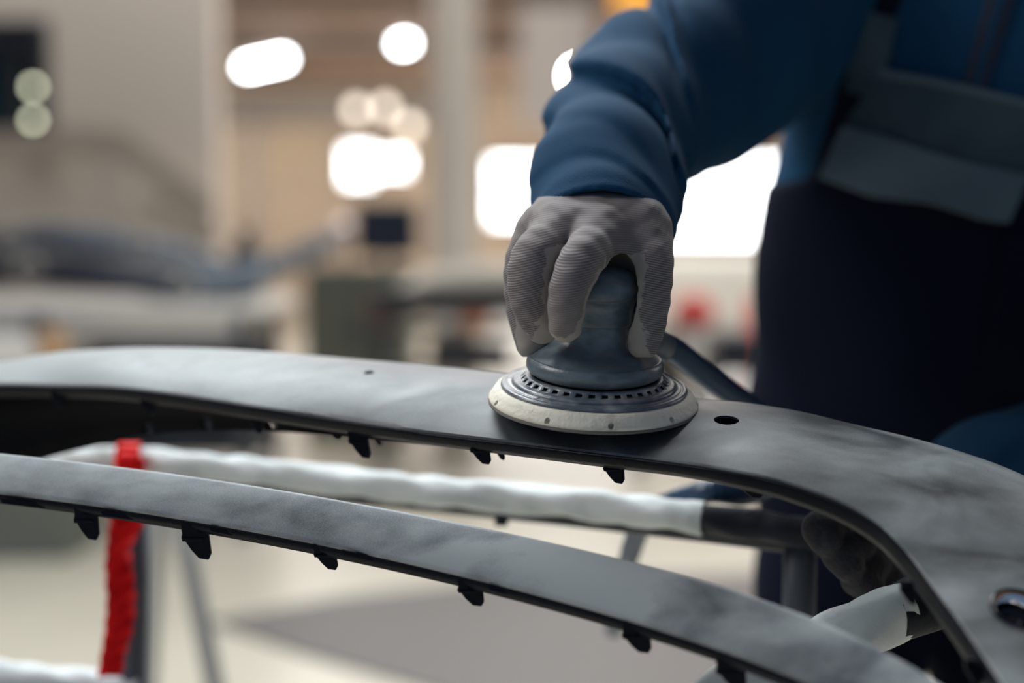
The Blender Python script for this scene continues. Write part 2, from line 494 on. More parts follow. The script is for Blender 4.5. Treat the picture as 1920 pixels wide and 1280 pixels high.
def nets(fn, lo, hi, h):
    lo = np.asarray(lo, float); hi = np.asarray(hi, float)
    n = np.ceil((hi - lo) / h).astype(int) + 1
    F = np.empty(n, dtype=np.float32)
    ax = [lo[i] + h * np.arange(n[i]) for i in range(3)]
    step = max(1, int(400000 / (n[1] * n[2])))
    for i in range(0, n[0], step):
        g = np.stack(np.meshgrid(ax[0][i:i + step], ax[1], ax[2], indexing='ij'), -1)
        F[i:i + step] = fn(g)
    F[0] = F[-1] = 1; F[:, 0] = F[:, -1] = 1; F[:, :, 0] = F[:, :, -1] = 1
    s = F < 0
    acc = np.zeros(tuple(n - 1) + (3,), np.float32)
    cnt = np.zeros(tuple(n - 1), np.float32)
    cs = n - 1
    for axis in range(3):
        o1, o2 = [a for a in range(3) if a != axis]
        for d1 in (0, 1):
            for d2 in (0, 1):
                off = [0, 0, 0]; off[o1] = d1; off[o2] = d2
                sl0 = tuple(slice(off[a], off[a] + cs[a]) for a in range(3))
                off2 = list(off); off2[axis] += 1
                sl1 = tuple(slice(off2[a], off2[a] + cs[a]) for a in range(3))
                f0, f1 = F[sl0], F[sl1]
                x = s[sl0] != s[sl1]
                t = np.where(x, f0 / np.where(x, f0 - f1, 1), 0)
                for a in range(3):
                    acc[..., a] += np.where(x, (t if a == axis else off[a]), 0)
                cnt += x
    act = cnt > 0
    idx = -np.ones(tuple(cs), np.int64)
    idx[act] = np.arange(act.sum())
    ijk = np.argwhere(act)
    V = lo + h * (ijk + acc[act] / cnt[act][:, None])
    quads = []
    for axis in range(3):
        o1, o2 = (axis + 1) % 3, (axis + 2) % 3
        sl0 = [slice(None)] * 3; sl1 = [slice(None)] * 3
        sl0[axis] = slice(0, -1); sl1[axis] = slice(1, None)
        x = s[tuple(sl0)] != s[tuple(sl1)]
        e = np.argwhere(x)
        m_ = (e[:, o1] > 0) & (e[:, o2] > 0) & (e[:, o1] < cs[o1]) & (e[:, o2] < cs[o2])
        e = e[m_]
        sg = s[tuple(e.T)]
        def cell(a, b):
            c = e.copy(); c[:, o1] -= a; c[:, o2] -= b
            return idx[tuple(c.T)]
        q = np.stack([cell(1, 1), cell(0, 1), cell(0, 0), cell(1, 0)], 1)
        q[~sg] = q[~sg][:, ::-1]
        quads.append(q)
    Q = np.concatenate(quads)
    Q = Q[(Q >= 0).all(1)]
    return V, Q

def sdf_mesh(name, fn, lo, hi, h, m, parent=None, keep_cam=False, relax=1):
    V, Q = nets(fn, lo, hi, h)
    # light relaxation of the surface
    for _ in range(relax):
        S = np.zeros_like(V); C = np.zeros(len(V))
        for a, b in ((0, 1), (1, 2), (2, 3), (3, 0)):
            np.add.at(S, Q[:, a], V[Q[:, b]]); np.add.at(C, Q[:, a], 1)
            np.add.at(S, Q[:, b], V[Q[:, a]]); np.add.at(C, Q[:, b], 1)
        V = V * 0.5 + 0.5 * S / np.maximum(C, 1)[:, None]
    Wv = cw(V)
    a, b, c = Wv[Q[:, 0]], Wv[Q[:, 1]], Wv[Q[:, 2]]
    d = Wv[Q[:, 3]]
    vol = (np.cross(a, b) * c).sum() + (np.cross(a, c) * d).sum()
    if vol < 0:
        Q = Q[:, ::-1]
    me = bpy.data.meshes.new(name)
    me.vertices.add(len(Wv)); me.vertices.foreach_set('co', Wv.astype(np.float32).ravel())
    me.loops.add(len(Q) * 4); me.loops.foreach_set('vertex_index', Q.astype(np.int32).ravel())
    me.polygons.add(len(Q))
    me.polygons.foreach_set('loop_start', np.arange(0, len(Q) * 4, 4, dtype=np.int32))
    me.polygons.foreach_set('use_smooth', np.ones(len(Q), bool))
    me.update(calc_edges=True)
    me.validate()
    o = link(name, me, m, parent)
    return (o, V) if keep_cam else o

# ================================================================== SETTING
floor = box('floor', -14, 14, -6, 33, -0.2, 0, 'floor'); tag(floor, kind='structure')
ceil_ = box('ceiling', -14, 14, -2, 33, 5.0, 5.2, 'ceiling'); tag(ceil_, kind='structure')
wl = box('wall_left', -14.2, -14, -6, 33, 0, 5, 'wall'); tag(wl, kind='structure')
wr = box('wall_right', 14, 14.2, -6, 33, 0, 5, 'wall'); tag(wr, kind='structure')
wbk = box('wall_back', -14, 14, 32, 32.2, 0, 5, 'wall_warm'); tag(wbk, kind='structure')
YB = 31.9

def glazed(name, u0, u1, v0, v1, y, m='day', nx=2, nz=1, fw=0.05):
    a = G(u0, v1, y); b = G(u1, v0, y)
    root = box(name, a.x - fw, b.x + fw, y + 0.02, y + 0.08, a.z - fw, b.z + fw, 'beam'); tag(root, kind='structure')
    for i in range(nx):
        for k in range(nz):
            x0 = a.x + (b.x - a.x) * i / nx + fw / 2; x1 = a.x + (b.x - a.x) * (i + 1) / nx - fw / 2
            z0 = a.z + (b.z - a.z) * k / nz + fw / 2; z1 = a.z + (b.z - a.z) * (k + 1) / nz - fw / 2
            box('pane', x0, x1, y - 0.01, y + 0.03, z0, z1, m, root)
    return root

glazed('window_1', 644, 700, 276, 344, YB - 0.1)
glazed('window_2', 706, 766, 286, 326, YB - 0.1)
glazed('window_3', 919, 1500, 299, 418, YB - 0.1, nx=8, nz=2)
glazed('window_7', 1190, 1500, 424, 452, YB - 0.1, nx=4, nz=1)
glazed('window_4', 1560, 2300, 299, 418, YB - 0.1, nx=8, nz=2)
# steel truss beam and post against the warm end wall
a = G(380, 232, 28); b = G(900, 170, 28)
t1 = box('trim_1', a.x, b.x, 28, 28.3, a.z, b.z, 'beam'); tag(t1, kind='structure')
a = G(462, 480, 27.5); b = G(484, 232, 27.5)
t2 = box('trim_2', a.x, b.x, 27.5, 27.7, 0, b.z, 'beam'); tag(t2, kind='structure')
for i, y in enumerate((13, 17, 21, 25)):
    t = box('trim_%d' % (3 + i), -14, 14, y, y + 0.3, 4.7, 5.0, 'beam'); tag(t, kind='structure')

# office block wall with its dark window
yo = 9.0
def office():
    x1 = G(402, 0, yo).x
    wz0, wz1 = G(0, 276, yo).z, G(0, 38, yo).z
    wx1 = G(92, 0, yo).x; wx0 = wx1 - 1.3
    vs = []
    root = box('wall_office', wx1, x1, yo, yo + 0.2, 0, 5, 'wall'); tag(root, kind='structure')
    box('wall_segment', -14, wx0, yo, yo + 0.2, 0, 5, 'wall', root)
    box('wall_segment', wx0, wx1, yo, yo + 0.2, 0, wz0, 'wall', root)
    box('wall_segment', wx0, wx1, yo, yo + 0.2, wz1, 5, 'wall', root)
    w = box('window_5', wx0, wx1, yo + 0.12, yo + 0.14, wz0, wz1, 'teal'); tag(w, kind='structure')
    box('window_frame', wx1 - 0.05, wx1, yo - 0.02, yo + 0.12, wz0, wz1, 'darkgrey', w)
    box('window_frame', wx0, wx1 - 0.05, yo - 0.02, yo + 0.12, G(0, 100, yo).z, wz1, 'dark', w)
    box('window_frame', wx0, wx1 - 0.05, yo - 0.02, yo + 0.12, wz0, wz0 + 0.05, 'darkgrey', w)
    box('window_frame', G(28, 0, yo).x, G(38, 0, yo).x, yo - 0.02, yo + 0.12, wz0, wz1, 'darkgrey', w)
    g = box('window_sill_box', G(60, 0, yo).x, G(95, 0, yo).x, yo - 0.16, yo - 0.02, G(0, 292, yo).z, G(0, 262, yo).z, 'green', None, 0.01)
    g.name = 'planter_box'
    tag(g, 'small green box on the ledge of the dark office window', 'box')
office()

for (u, v, lab) in ((62, 163, 'pale green oval lamp in the office window, upper of two'), (62, 225, 'pale green oval lamp in the office window, lower of two')):
    c = G(u, v, yo - 0.05)
    e = empty('wall_lamp', c)  # glowing ball added for a light reflected in the window glass
    tag(e, lab, 'lamp', 'lamps in the office window')
    lathe('bulb', [(0.0, -0.022), (0.014, -0.019), (0.022, -0.008), (0.022, 0.008), (0.014, 0.019), (0.0, 0.022)], 'bulb_green', e, 20)
    box('bracket', -0.006, 0.006, 0.0, 0.07, -0.006, 0.006, 'darkgrey', e)

# stair against the office wall: sloping solid parapet
def stair():
    root = empty('staircase', FL(300, 800)); root.location = (G(230, 0, 8.4).x, 8.4, 0)
    a0, a1 = G(-200, 243, 8.4), G(-200, 292, 8.4)
    b0, b1 = G(232, 243, 8.4), G(232, 292, 8.4)
    c0, c1 = G(398, 372, 8.4), G(398, 432, 8.4)
    f = []
    vs = []
    for y in (8.4, 8.46):
        for p in (a0, b0, c0, c1, b1, a1):
            vs.append((p.x, y, p.z))
    f = [(0, 1, 4, 5), (1, 2, 3, 4), (6 + 5, 6 + 4, 6 + 1, 6), (6 + 4, 6 + 3, 6 + 2, 6 + 1)]
    for i in range(6):
        j = (i + 1) % 6
        f.append((i, j, 6 + j, 6 + i)[::-1])
    o = mesh('handrail', vs, f, 'stairrail'); put(o, root)
    for i in range(4):
        x = b1.x + 0.1 + i * 0.17
        z = b1.z - 0.25 - i * 0.19
        if z < 0.1: break
        put(box('step', x, x + 0.28, 8.47, 8.95, z - 0.05, z, 'wall'), root)
    for u in (190, 232):
        p = G(u, 292, 8.43)
        put(box('post', p.x - 0.04, p.x + 0.04, 8.41, 8.47, 0, p.z, 'wall'), root)
    tag(root, 'beige staircase with a solid sloping handrail along the plain office wall', 'staircase')
M['stairrail'] = mat('handrail_paint', srgb(176, 166, 154), 0.8)
stair()

# concrete column
a = G(806, 0, 8.0).x; b = G(892, 0, 8.0).x
w = (b - a) / 1.25
col = box('wall_column', (a + b) / 2 - w / 2, (a + b) / 2 + w / 2, 8.0, 8.0 + w, 0, 5, 'wall', None, 0.01, math.radians(28)); tag(col, kind='structure')

# ceiling lamps
def strip_lamp(u0, v0, u1, v1, d, lab):
    p, q = W(u0, v0, d), W(u1, v1, d)
    c = (p + q) / 2
    e = empty('ceiling_lamp', c)
    L_ = (q - p).length
    ang = math.atan2(q.z - p.z, q.x - p.x)
    def rod(name, r, z, m):
        bm = bmesh.new()
        bmesh.ops.create_cube(bm, size=1)
        bmesh.ops.scale(bm, vec=(L_, r * 2, r), verts=bm.verts)
        bmesh.ops.bevel(bm, geom=bm.edges[:], offset=r * 0.25, segments=2, affect='EDGES')
        bmesh.ops.translate(bm, vec=(0, 0, z), verts=bm.verts)
        bmesh.ops.rotate(bm, cent=(0, 0, 0), matrix=Matrix.Rotation(-ang, 3, 'Y'), verts=bm.verts)
        me = bpy.data.meshes.new(name); bm.to_mesh(me); bm.free()
        return link(name, me, m, e)
    rod('tube', 0.11, 0, 'tube'); rod('housing', 0.12, 0.12, 'white')
    box('hanger', -0.01, 0.01, -0.01, 0.01, 0.12, 5.0 - c.z, 'steel', e)
    tag(e, lab, 'ceiling lamp')
strip_lamp(456, 127, 538, 109, 24, 'long white tube lamp hanging under the brown ceiling nearest the office block')
strip_lamp(744, 84, 770, 80, 24, 'short white tube lamp under the brown ceiling beside the concrete column')
for (u, v, lab) in ((668, 205, 'round warm pendant lamp, first from the office block, over the windows'), (722, 201, 'round warm pendant lamp, middle of three over the windows'), (768, 236, 'round warm pendant lamp, lowest of three, next to the concrete column')):
    c = W(u, v, 26)
    e = empty('pendant_lamp', c)
    lathe('globe', [(0.0, -0.13), (0.08, -0.10), (0.125, 0.0), (0.08, 0.10), (0.0, 0.13)], 'bulb', e, 20)
    lathe('cord', [(0.012, 0.13), (0.012, 5.0 - c.z)], 'dark', e, 8)
    tag(e, lab, 'pendant lamp', 'round pendant lamps over the end windows')
c = W(1085, 142, 12)
e = empty('floodlight', c)
lathe('lens', [(0.0, -0.02), (0.07, -0.015), (0.085, 0.0), (0.0, 0.01)], 'flood', e, 24)
e2 = e.children[0]; e2.rotation_euler = (PI / 2, 0, 0)
box('housing', -0.1, 0.1, 0.03, 0.12, -0.1, 0.1, 'darkgrey', e, 0.01)
box('hanger', -0.012, 0.012, 0.07, 0.09, 0.1, 5.0 - c.z, 'steel', e)
tag(e, 'glaring round floodlight shining past the worker\'s raised elbow', 'floodlight')
# pale panel added to stand in for the glow beside the floodlight
a = W(975, 235, 20); b = W(1110, 50, 20)
rl = box('hanging_curtain', a.x, b.x, 20.4, 20.44, a.z, 4.99, 'curtain')
tag(rl, 'grey curtain hanging from the ceiling behind the raised sleeve', 'curtain')
# crane beam
a = W(1150, 30, 15); b = W(1420, -40, 15)
cb = empty('crane_beam', ((a.x + b.x) / 2, 15, a.z))
put(box('girder', a.x, b.x + 2, 14.9, 15.1, a.z, min(b.z, 4.9), 'yellow', None, 0.01), cb)
put(box('rail', a.x, b.x + 2, 14.85, 15.15, min(b.z, 4.9), 5.0, 'beam'), cb)
tag(cb, 'yellow crane beam under the ceiling above the worker\'s elbow', 'crane')

# thin dark grey sheet on part of the floor
pts = [FL(392, 1168), FL(640, 1122), FL(940, 1090), FL(1500, 1075), FL(1500, 1500), FL(820, 1300), FL(560, 1226)]
vs = [(p.x, p.y, 0.001) for p in pts] + [(p.x, p.y, 0.009) for p in pts]
n = len(pts)
fm = mesh('floor_mat', vs, [tuple(range(n, 2 * n)), tuple(range(n))[::-1]] + [(i, (i + 1) % n, n + (i + 1) % n, n + i) for i in range(n)], 'mat')
tag(fm, 'dark grey rubber mat lying flat on the pale floor', 'mat')  # plain dark grey sheet over part of the floor

# ================================================================== BACKGROUND THINGS
def table(name, u0, u1, vt, y0, y1, m, leg, lab, cat, shelf=None, thick=0.05):
    a, b = G(u0, vt, y0), G(u1, vt, y0)
    z = a.z
    root = empty(name, ((a.x + b.x) / 2, (y0 + y1) / 2, 0))
    put(box('tabletop', a.x, b.x, y0, y1, z - thick, z, m, None, 0.006), root)
    for x in (a.x + 0.05, b.x - 0.1):
        for y in (y0 + 0.05, y1 - 0.08):
            put(box('leg', x - 0.03, x + 0.03, y - 0.03, y + 0.03, 0, z - thick, leg, None, 0.004), root)
    if vt == 566:
        lx = G(55, 0, y0).x
        put(box('leg', lx - 0.04, lx + 0.04, y0 + 0.02, y0 + 0.1, 0, z - thick, leg, None, 0.004), root)
    put(box('apron', a.x + 0.05, b.x - 0.05, y0 + 0.04, y0 + 0.06, z - thick - 0.09, z - thick, m), root)
    if shelf:
        put(box('shelf', a.x + 0.05, b.x - 0.05, y0 + 0.05, y1 - 0.05, shelf - 0.03, shelf, leg), root)
    tag(root, lab, cat)
    return z
zt = table('workbench', -420, 498, 566, 5.6, 6.4, 'white', 'darkgrey', 'long white workbench carrying stacked dark car bumpers', 'workbench', 0.35)
# crate, carton and timber block before the bench
zc = G(0, 705, 5.2).z
cb_ = box('storage_crate', G(-260, 0, 5.2).x, G(112, 0, 5.2).x, 5.2, 5.5, 0.0, zc, 'greengrey', None, 0.01)
tag(cb_, 'low storage crate standing on the floor before the white workbench', 'crate')
ct = box('carton', G(-150, 0, 5.22).x, G(46, 0, 5.22).x, 5.22, 5.45, zc + .001, G(0, 638, 5.22).z, 'white', None, 0.005)
tag(ct, 'pale carton standing on the low crate next to the timber block', 'carton')
tp = box('timber_block', G(60, 0, 5.25).x, G(98, 0, 5.25).x, 5.25, 5.34, zc + .001, G(0, 620, 5.25).z, 'wood', None, 0.004)
tag(tp, 'raw timber block standing upright on the low crate', 'timber block')
# dark store under the bench
dk = box('tool_chest', G(150, 0, 5.8).x, G(480, 0, 5.8).x, 5.8, 6.2, 0.352, G(0, 630, 5.8).z, 'dark', None, 0.02)
tag(dk, 'dark tool chest on the shelf under the white workbench', 'tool chest')

def spare_bumper(pts, hgt, m, lab, bulge=0.05, slot=True):
    """curved plastic shell lofted along points (u,v,y)"""
    q = catmull([np.array(G(*p)) for p in pts], 10)
    prof = [(0.0, 0.5), (-0.4, 0.45), (-0.8, 0.25), (-1.0, 0.0), (-0.85, -0.2), (-0.95, -0.35), (-0.6, -0.5), (0.0, -0.5)]
    vs, fs = [], []
    k = len(prof)
    for i, c in enumerate(q):
        s = 0.65 + 0.35 * math.sin(PI * i / (len(q) - 1))
        for (dy, dz) in prof:
            vs.append((c[0], c[1] + dy * bulge, c[2] + dz * hgt * s))
    for i in range(len(q) - 1):
        for j in range(k - 1):
            fs.append((i * k + j, i * k + j + 1, (i + 1) * k + j + 1, (i + 1) * k + j))
    root = empty('spare_bumper', tuple(q[len(q) // 2]))
    o = mesh('shell', vs, fs, m, None, True); put(o, root)
    sm = o.modifiers.new('thick', 'SOLIDIFY'); sm.thickness = 0.004
    # air intake slat and two lamp recess rims
    for f in (0.3, 0.7):
        c = q[int(len(q) * f)]
        ring = lathe('lamp_recess', [(0.04, 0), (0.05, -0.008), (0.053, 0.005), (0.04, 0.01)], 'partpale', None, 20, closed=True)
        ring.rotation_euler = (PI / 2, 0, 0); ring.location = (c[0], c[1] - bulge * 1.02, c[2])
        put(ring, root)
    tag(root, lab, 'car bumper', 'spare bumpers piled on the white workbench')
spare_bumper([(-160, 470, 6.15), (0, 452, 6.00), (150, 448, 5.90), (300, 468, 5.90), (430, 500, 6.05)], 0.11, 'partblue', 'grey-blue bumper shell lying topmost on the pile at the bench end by the office wall')
spare_bumper([(-200, 520, 6.00), (20, 505, 5.80), (220, 520, 5.70), (380, 545, 5.75), (470, 552, 5.85)], 0.13, 'partdark', 'dark navy bumper shell lying at the bottom of the pile on the workbench')
spare_bumper([(120, 488, 5.95), (300, 520, 5.77), (440, 525, 5.75), (560, 480, 5.90), (650, 438, 6.10)], 0.12, 'partblue', 'blue-grey bumper whose upturned end points at the dark cabinet')
p = G(462, 452, 6.2)
ck = empty('spray_can', p)
ck.location.z = zt
lathe('can_body', [(0.0, 0), (0.065, 0), (0.068, 0.01), (0.068, 0.20), (0.03, 0.25), (0.0, 0.25)], 'dark', ck, 24)
lathe('cap', [(0.0, 0.30), (0.026, 0.295), (0.028, 0.25), (0, 0.25)], 'black', ck, 20)
tag(ck, 'black round can standing behind the upturned blue-grey bumper', 'can')

# dark monitor / control cabinet with a glowing ball for a blurred highlight
def cabinet(name, u0, u1, v0, v1, y, dep, m, lab, cat, floorz=True, doors=2):
    a, b = G(u0, v1, y), G(u1, v0, y)
    root = empty(name, ((a.x + b.x) / 2, y + dep / 2, 0))
    z0 = 0.0 if floorz else a.z
    put(box('cabinet_body', a.x, b.x, y, y + dep, z0, b.z, m, None, 0.012), root)
    w_ = (b.x - a.x) / doors
    for i in range(doors):
        dr = put(box('door', a.x + i * w_ + 0.012, a.x + (i + 1) * w_ - 0.012, y - 0.018, y, z0 + 0.05, b.z - 0.03, m, None, 0.004), root)
        h = box('handle', a.x + i * w_ + w_ * 0.8, a.x + i * w_ + w_ * 0.85, y - 0.035, y - 0.018, (z0 + b.z) / 2 - 0.05, (z0 + b.z) / 2 + 0.05, 'steel')
        put(h, dr)
    tag(root, lab, cat)
    return root
M['screen'] = mat('dark_screen', srgb(22, 30, 48), 0.3)
mon = empty('monitor', G(720, 430, 8.7))
a, b = G(664, 480, 8.7), G(784, 380, 8.7)
put(box('housing', a.x, b.x, 8.7, 8.78, a.z, b.z, 'dark', None, 0.008), mon)
put(box('screen', a.x + 0.012, b.x - 0.012, 8.69, 8.7, a.z + 0.012, b.z - 0.012, 'screen'), mon)
put(box('stand', (a.x + b.x) / 2 - 0.02, (a.x + b.x) / 2 + 0.02, 8.72, 8.76, a.z - 0.06, a.z + 0.01, 'dark'), mon)
tag(mon, 'dark square monitor on the grey-green cabinet below the bright windows', 'monitor')
mon_z = a.z - 0.06
cabinet('storage_cabinet', 560, 775, 0, 0, 6.2, 0.5, 'greengrey', 'grey-green steel cabinet carrying the dark monitor', 'cabinet') if False else None
gx0, gx1 = G(565, 0, 8.6).x, G(770, 0, 8.6).x
root = empty('storage_cabinet', ((gx0 + gx1) / 2, 8.85, 0))
put(box('cabinet_body', gx0, gx1, 8.6, 9.1, 0, mon_z, 'greengrey', None, 0.01), root)
for i in range(2):
    w_ = (gx1 - gx0) / 2
    d_ = put(box('door', gx0 + i * w_ + 0.01, gx0 + (i + 1) * w_ - 0.01, 8.58, 8.6, 0.06, mon_z - 0.03, 'greengrey', None, 0.004), root)
    put(box('handle', gx0 + w_ - 0.05 + i * 0.07, gx0 + w_ - 0.03 + i * 0.07, 8.56, 8.58, 0.6, 0.75, 'steel'), d_)
tag(root, 'grey-green steel cabinet carrying the dark monitor', 'cabinet')
p = G(645, 420, 8.9)
e = empty('signal_lamp', p)  # added glowing ball, paints in a blurred highlight
lathe('bulb', [(0.0, -0.03), (0.03, -0.02), (0.04, 0.0), (0.03, 0.02), (0.0, 0.03)], mat('dim_lamp', srgb(120, 115, 120), 0.4, emit=(0.9, 0.8, 0.85, 1), estr=1.3), e, 20)
lathe('stem', [(0.008, -0.03), (0.008, -(p.z - mon_z))], 'dark', e, 8)
tag(e, 'small dim round lamp on a thin stem beside the dark monitor', 'lamp')
# bench with pale curved panel and boxes
YB1 = 7.4
z2 = table('parts_bench', 690, 1240, 540, YB1, YB1 + .5, 'darkgrey', 'darkgrey', 'grey shelved bench carrying a pale curved body panel', 'workbench', None)
zs = G(0, 616, YB1).z
zs2 = G(0, 690, YB1).z
pbn = bpy.data.objects['parts_bench']
for zz in (zs, zs2):
    put(box('shelf', G(700, 0, YB1).x, G(1235, 0, YB1).x, YB1 + .05, YB1 + .48, zz - .025, zz, 'greengrey'), pbn)
q = catmull([np.array(G(u, v, YB1 + .2)) for u, v in ((745, 538), (800, 508), (880, 495), (980, 494), (1080, 508), (1180, 540))], 8)
vs, fs = [], []
for c_ in q:
    for (dy, dz) in ((-0.2, -0.12), (-0.19, -0.06), (-0.12, -0.012), (0.0, 0.0), (0.2, -0.005), (0.35, -0.05)):
        vs.append((c_[0], c_[1] + dy, max(c_[2] + dz, z2 + 0.004)))
for i in range(len(q) - 1):
    for j in range(5):
        fs.append((i * 6 + j, i * 6 + j + 1, (i + 1) * 6 + j + 1, (i + 1) * 6 + j))
bp_ = mesh('body_panel', vs, fs, 'partpale', None, True)
bp_.modifiers.new('t', 'SOLIDIFY').thickness = 0.004
tag(bp_, 'pale curved car body panel lying on the grey shelved bench', 'car panel')
for (u0, u1, v0, m, zz, lab) in ((812, 858, 578, 'white', zs, 'pinkish white box on the bench shelf beside the orange box'), (864, 918, 572, 'orange', zs, 'orange box on the bench shelf beside the white box'), (800, 960, 645, 'dark', zs2, 'dark wide box on the lowest bench shelf')):
    a, b = G(u0, 0, YB1 + .06), G(u1, v0, YB1 + .06)
    o = empty('parts_box', ((a.x + b.x) / 2, YB1 + .2, zz))
    put(box('box_body', a.x, b.x, YB1 + .06, YB1 + .34, zz + 0.002, b.z, m, None, 0.006), o)
    put(box('lid', a.x - 0.005, b.x + 0.005, YB1 + .055, YB1 + .345, b.z - 0.02, b.z + 0.004, m, None, 0.004), o)
    tag(o, lab, 'box')
p = G(716, 560, YB1 + .15)
e = empty('red_canister', (p.x, YB1 + .15, zs + .001))
hh = G(0, 556, YB1).z - zs
lathe('canister_body', [(0, 0), (0.06, 0), (0.065, 0.01), (0.065, hh - .03), (0.04, hh), (0.0, hh)], 'pink', e, 28)
lathe('cap', [(0.0, hh + .02), (0.02, hh + .018), (0.02, hh), (0, hh)], 'steel', e, 16)
tag(e, 'dull red round canister at the end of the bench shelf', 'canister')

# right gap: red domed lamp on a white stand, dark case, grey cabinet
p = G(1300, 585, 8.0)
e = empty('signal_post', (p.x, 8.0, 0))
lathe('red_dome', [(0.0, p.z + 0.10), (0.07, p.z + 0.085), (0.115, p.z + 0.03), (0.125, p.z - 0.06), (0.0, p.z - 0.06)], 'red', e, 32)
lathe('white_column', [(0.0, p.z - 0.06), (0.085, p.z - 0.06), (0.065, p.z - 0.34), (0.05, 0.05), (0.09, 0.03), (0.09, 0.0), (0, 0)], 'white', e, 32)
tag(e, 'white post with a red domed top standing beyond the blue hose', 'post')
a, b = G(1345, 0, 7.9), G(1425, 625, 7.9)
dk = box('equipment_case', a.x, b.x, 7.9, 8.25, G(0, 695, 7.9).z, b.z, 'dark', None, 0.02)
leg_z = G(0, 695, 7.9).z
kt = empty('steel_trolley', ((a.x + b.x) / 2, 8.07, 0))
put(box('tray', a.x - 0.02, b.x + 0.04, 7.86, 8.29, leg_z - 0.02, leg_z - 0.001, 'steel', None, 0.003), kt)
for x in (a.x, b.x):
    for y in (7.9, 8.25):
        put(box('leg', x - 0.012, x + 0.012, y - 0.012, y + 0.012, 0, leg_z - 0.02, 'steel'), kt)
tag(kt, 'low steel trolley holding the dark equipment case', 'trolley')
tag(dk, 'dark equipment case on the steel trolley beside the red-topped post', 'case')
a, b = G(1424, 0, 9.2), G(1520, 560, 9.2)
gb = empty('red_cabinet', ((a.x + b.x) / 2, 9.4, 0))
put(box('cabinet_body', a.x, b.x, 9.2, 9.6, 0, b.z, 'red', None, 0.01), gb)
put(box('drawer', a.x + 0.01, b.x - 0.01, 9.18, 9.2, b.z - 0.2, b.z - 0.03, 'red', None, 0.004), gb)
tag(gb, 'red tool cabinet half hidden by the worker\'s side', 'tool cabinet')
a, b = G(1210, 0, 11.0), G(1760, 476, 11.0)
vb = empty('pale_van', ((a.x + b.x) / 2, 11.6, 0))
M['van'] = mat('pale_grey_paint', srgb(232, 234, 226), 0.4)
put(box('van_body', a.x, b.x, 11.0, 12.6, 0.42, b.z, 'van', None, 0.1), vb)
put(box('bumper', a.x, b.x, 10.94, 11.02, 0.34, 0.56, 'greengrey', None, 0.03), vb)
for x in (a.x + 0.35, b.x - 0.35):
    wv = lathe('wheel', [(0, -0.1), (0.24, -0.1), (0.31, -0.07), (0.31, 0.07), (0.24, 0.1), (0, 0.1)], 'black', None, 32)
    wv.rotation_euler = (PI / 2, 0, 0); wv.location = (x, 11.2, 0.31)
    put(wv, vb)
tag(vb, 'pale grey vehicle standing under the bright windows beyond the worker', 'vehicle')

# ================================================================== CAR BUMPER (main subject)
bumper = empty('car_bumper', W(1112, 860, 1.0))
tag(bumper, 'large sanded dark grey car bumper frame being worked on with the sander', 'car bumper')

ST = [  # back edge (u,v,d), lip (u,v,d), bulge, flange height
    ((-170, 705, 1.33), (-170, 728, 1.25), .004, .012),
    ((-80, 692, 1.31), (-80, 721, 1.23), .004, .012),
    ((0, 680, 1.29), (0, 718, 1.21), .004, .012),
    ((100, 662, 1.27), (100, 720, 1.19), .005, .012),
    ((200, 655, 1.25), (213, 723, 1.16), .006, .012),
    ((300, 653, 1.23), (333, 737, 1.13), .006, .012),
    ((450, 657, 1.20), (450, 755, 1.10), .007, .012),
    ((640, 672, 1.16), (640, 784, 1.06), .008, .012),
    ((800, 686, 1.13), (790, 806, 1.025), .008, .011),
    ((940, 700, 1.105), (940, 824, 0.995), .008, .011),
    ((1112, 722, 1.075), (1112, 845, 0.965), .008, .011),
    ((1310, 748, 1.045), (1273, 864, 0.94), .008, .011),
    ((1400, 757, 1.035), (1371, 880, 0.925), .008, .012),
    ((1500, 773, 1.025), (1461, 899, 0.915), .009, .013),
    ((1600, 797, 1.015), (1552, 929, 0.905), .010, .014),
    ((1700, 820, 1.005), (1604, 953, 0.898), .011, .015),
    ((1800, 848, .995), (1648, 980, 0.89), .012, .016),
    ((1890, 880, .985), (1683, 1012, 0.88), .013, .017),
    ((1980, 925, .97), (1713, 1046, .87), .014, .018),
    ((2060, 990, .95), (1756, 1103, .85), .014, .018),
    ((2120, 1080, .925), (1801, 1162, .825), .014, .018),
    ((2170, 1190, .895), (1847, 1228, .80), .014, .018),
    ((2200, 1330, .86), (1890, 1292, .775), .014, .018),
    ((2220, 1500, .82), (1950, 1390, .74), .014, .018),
]
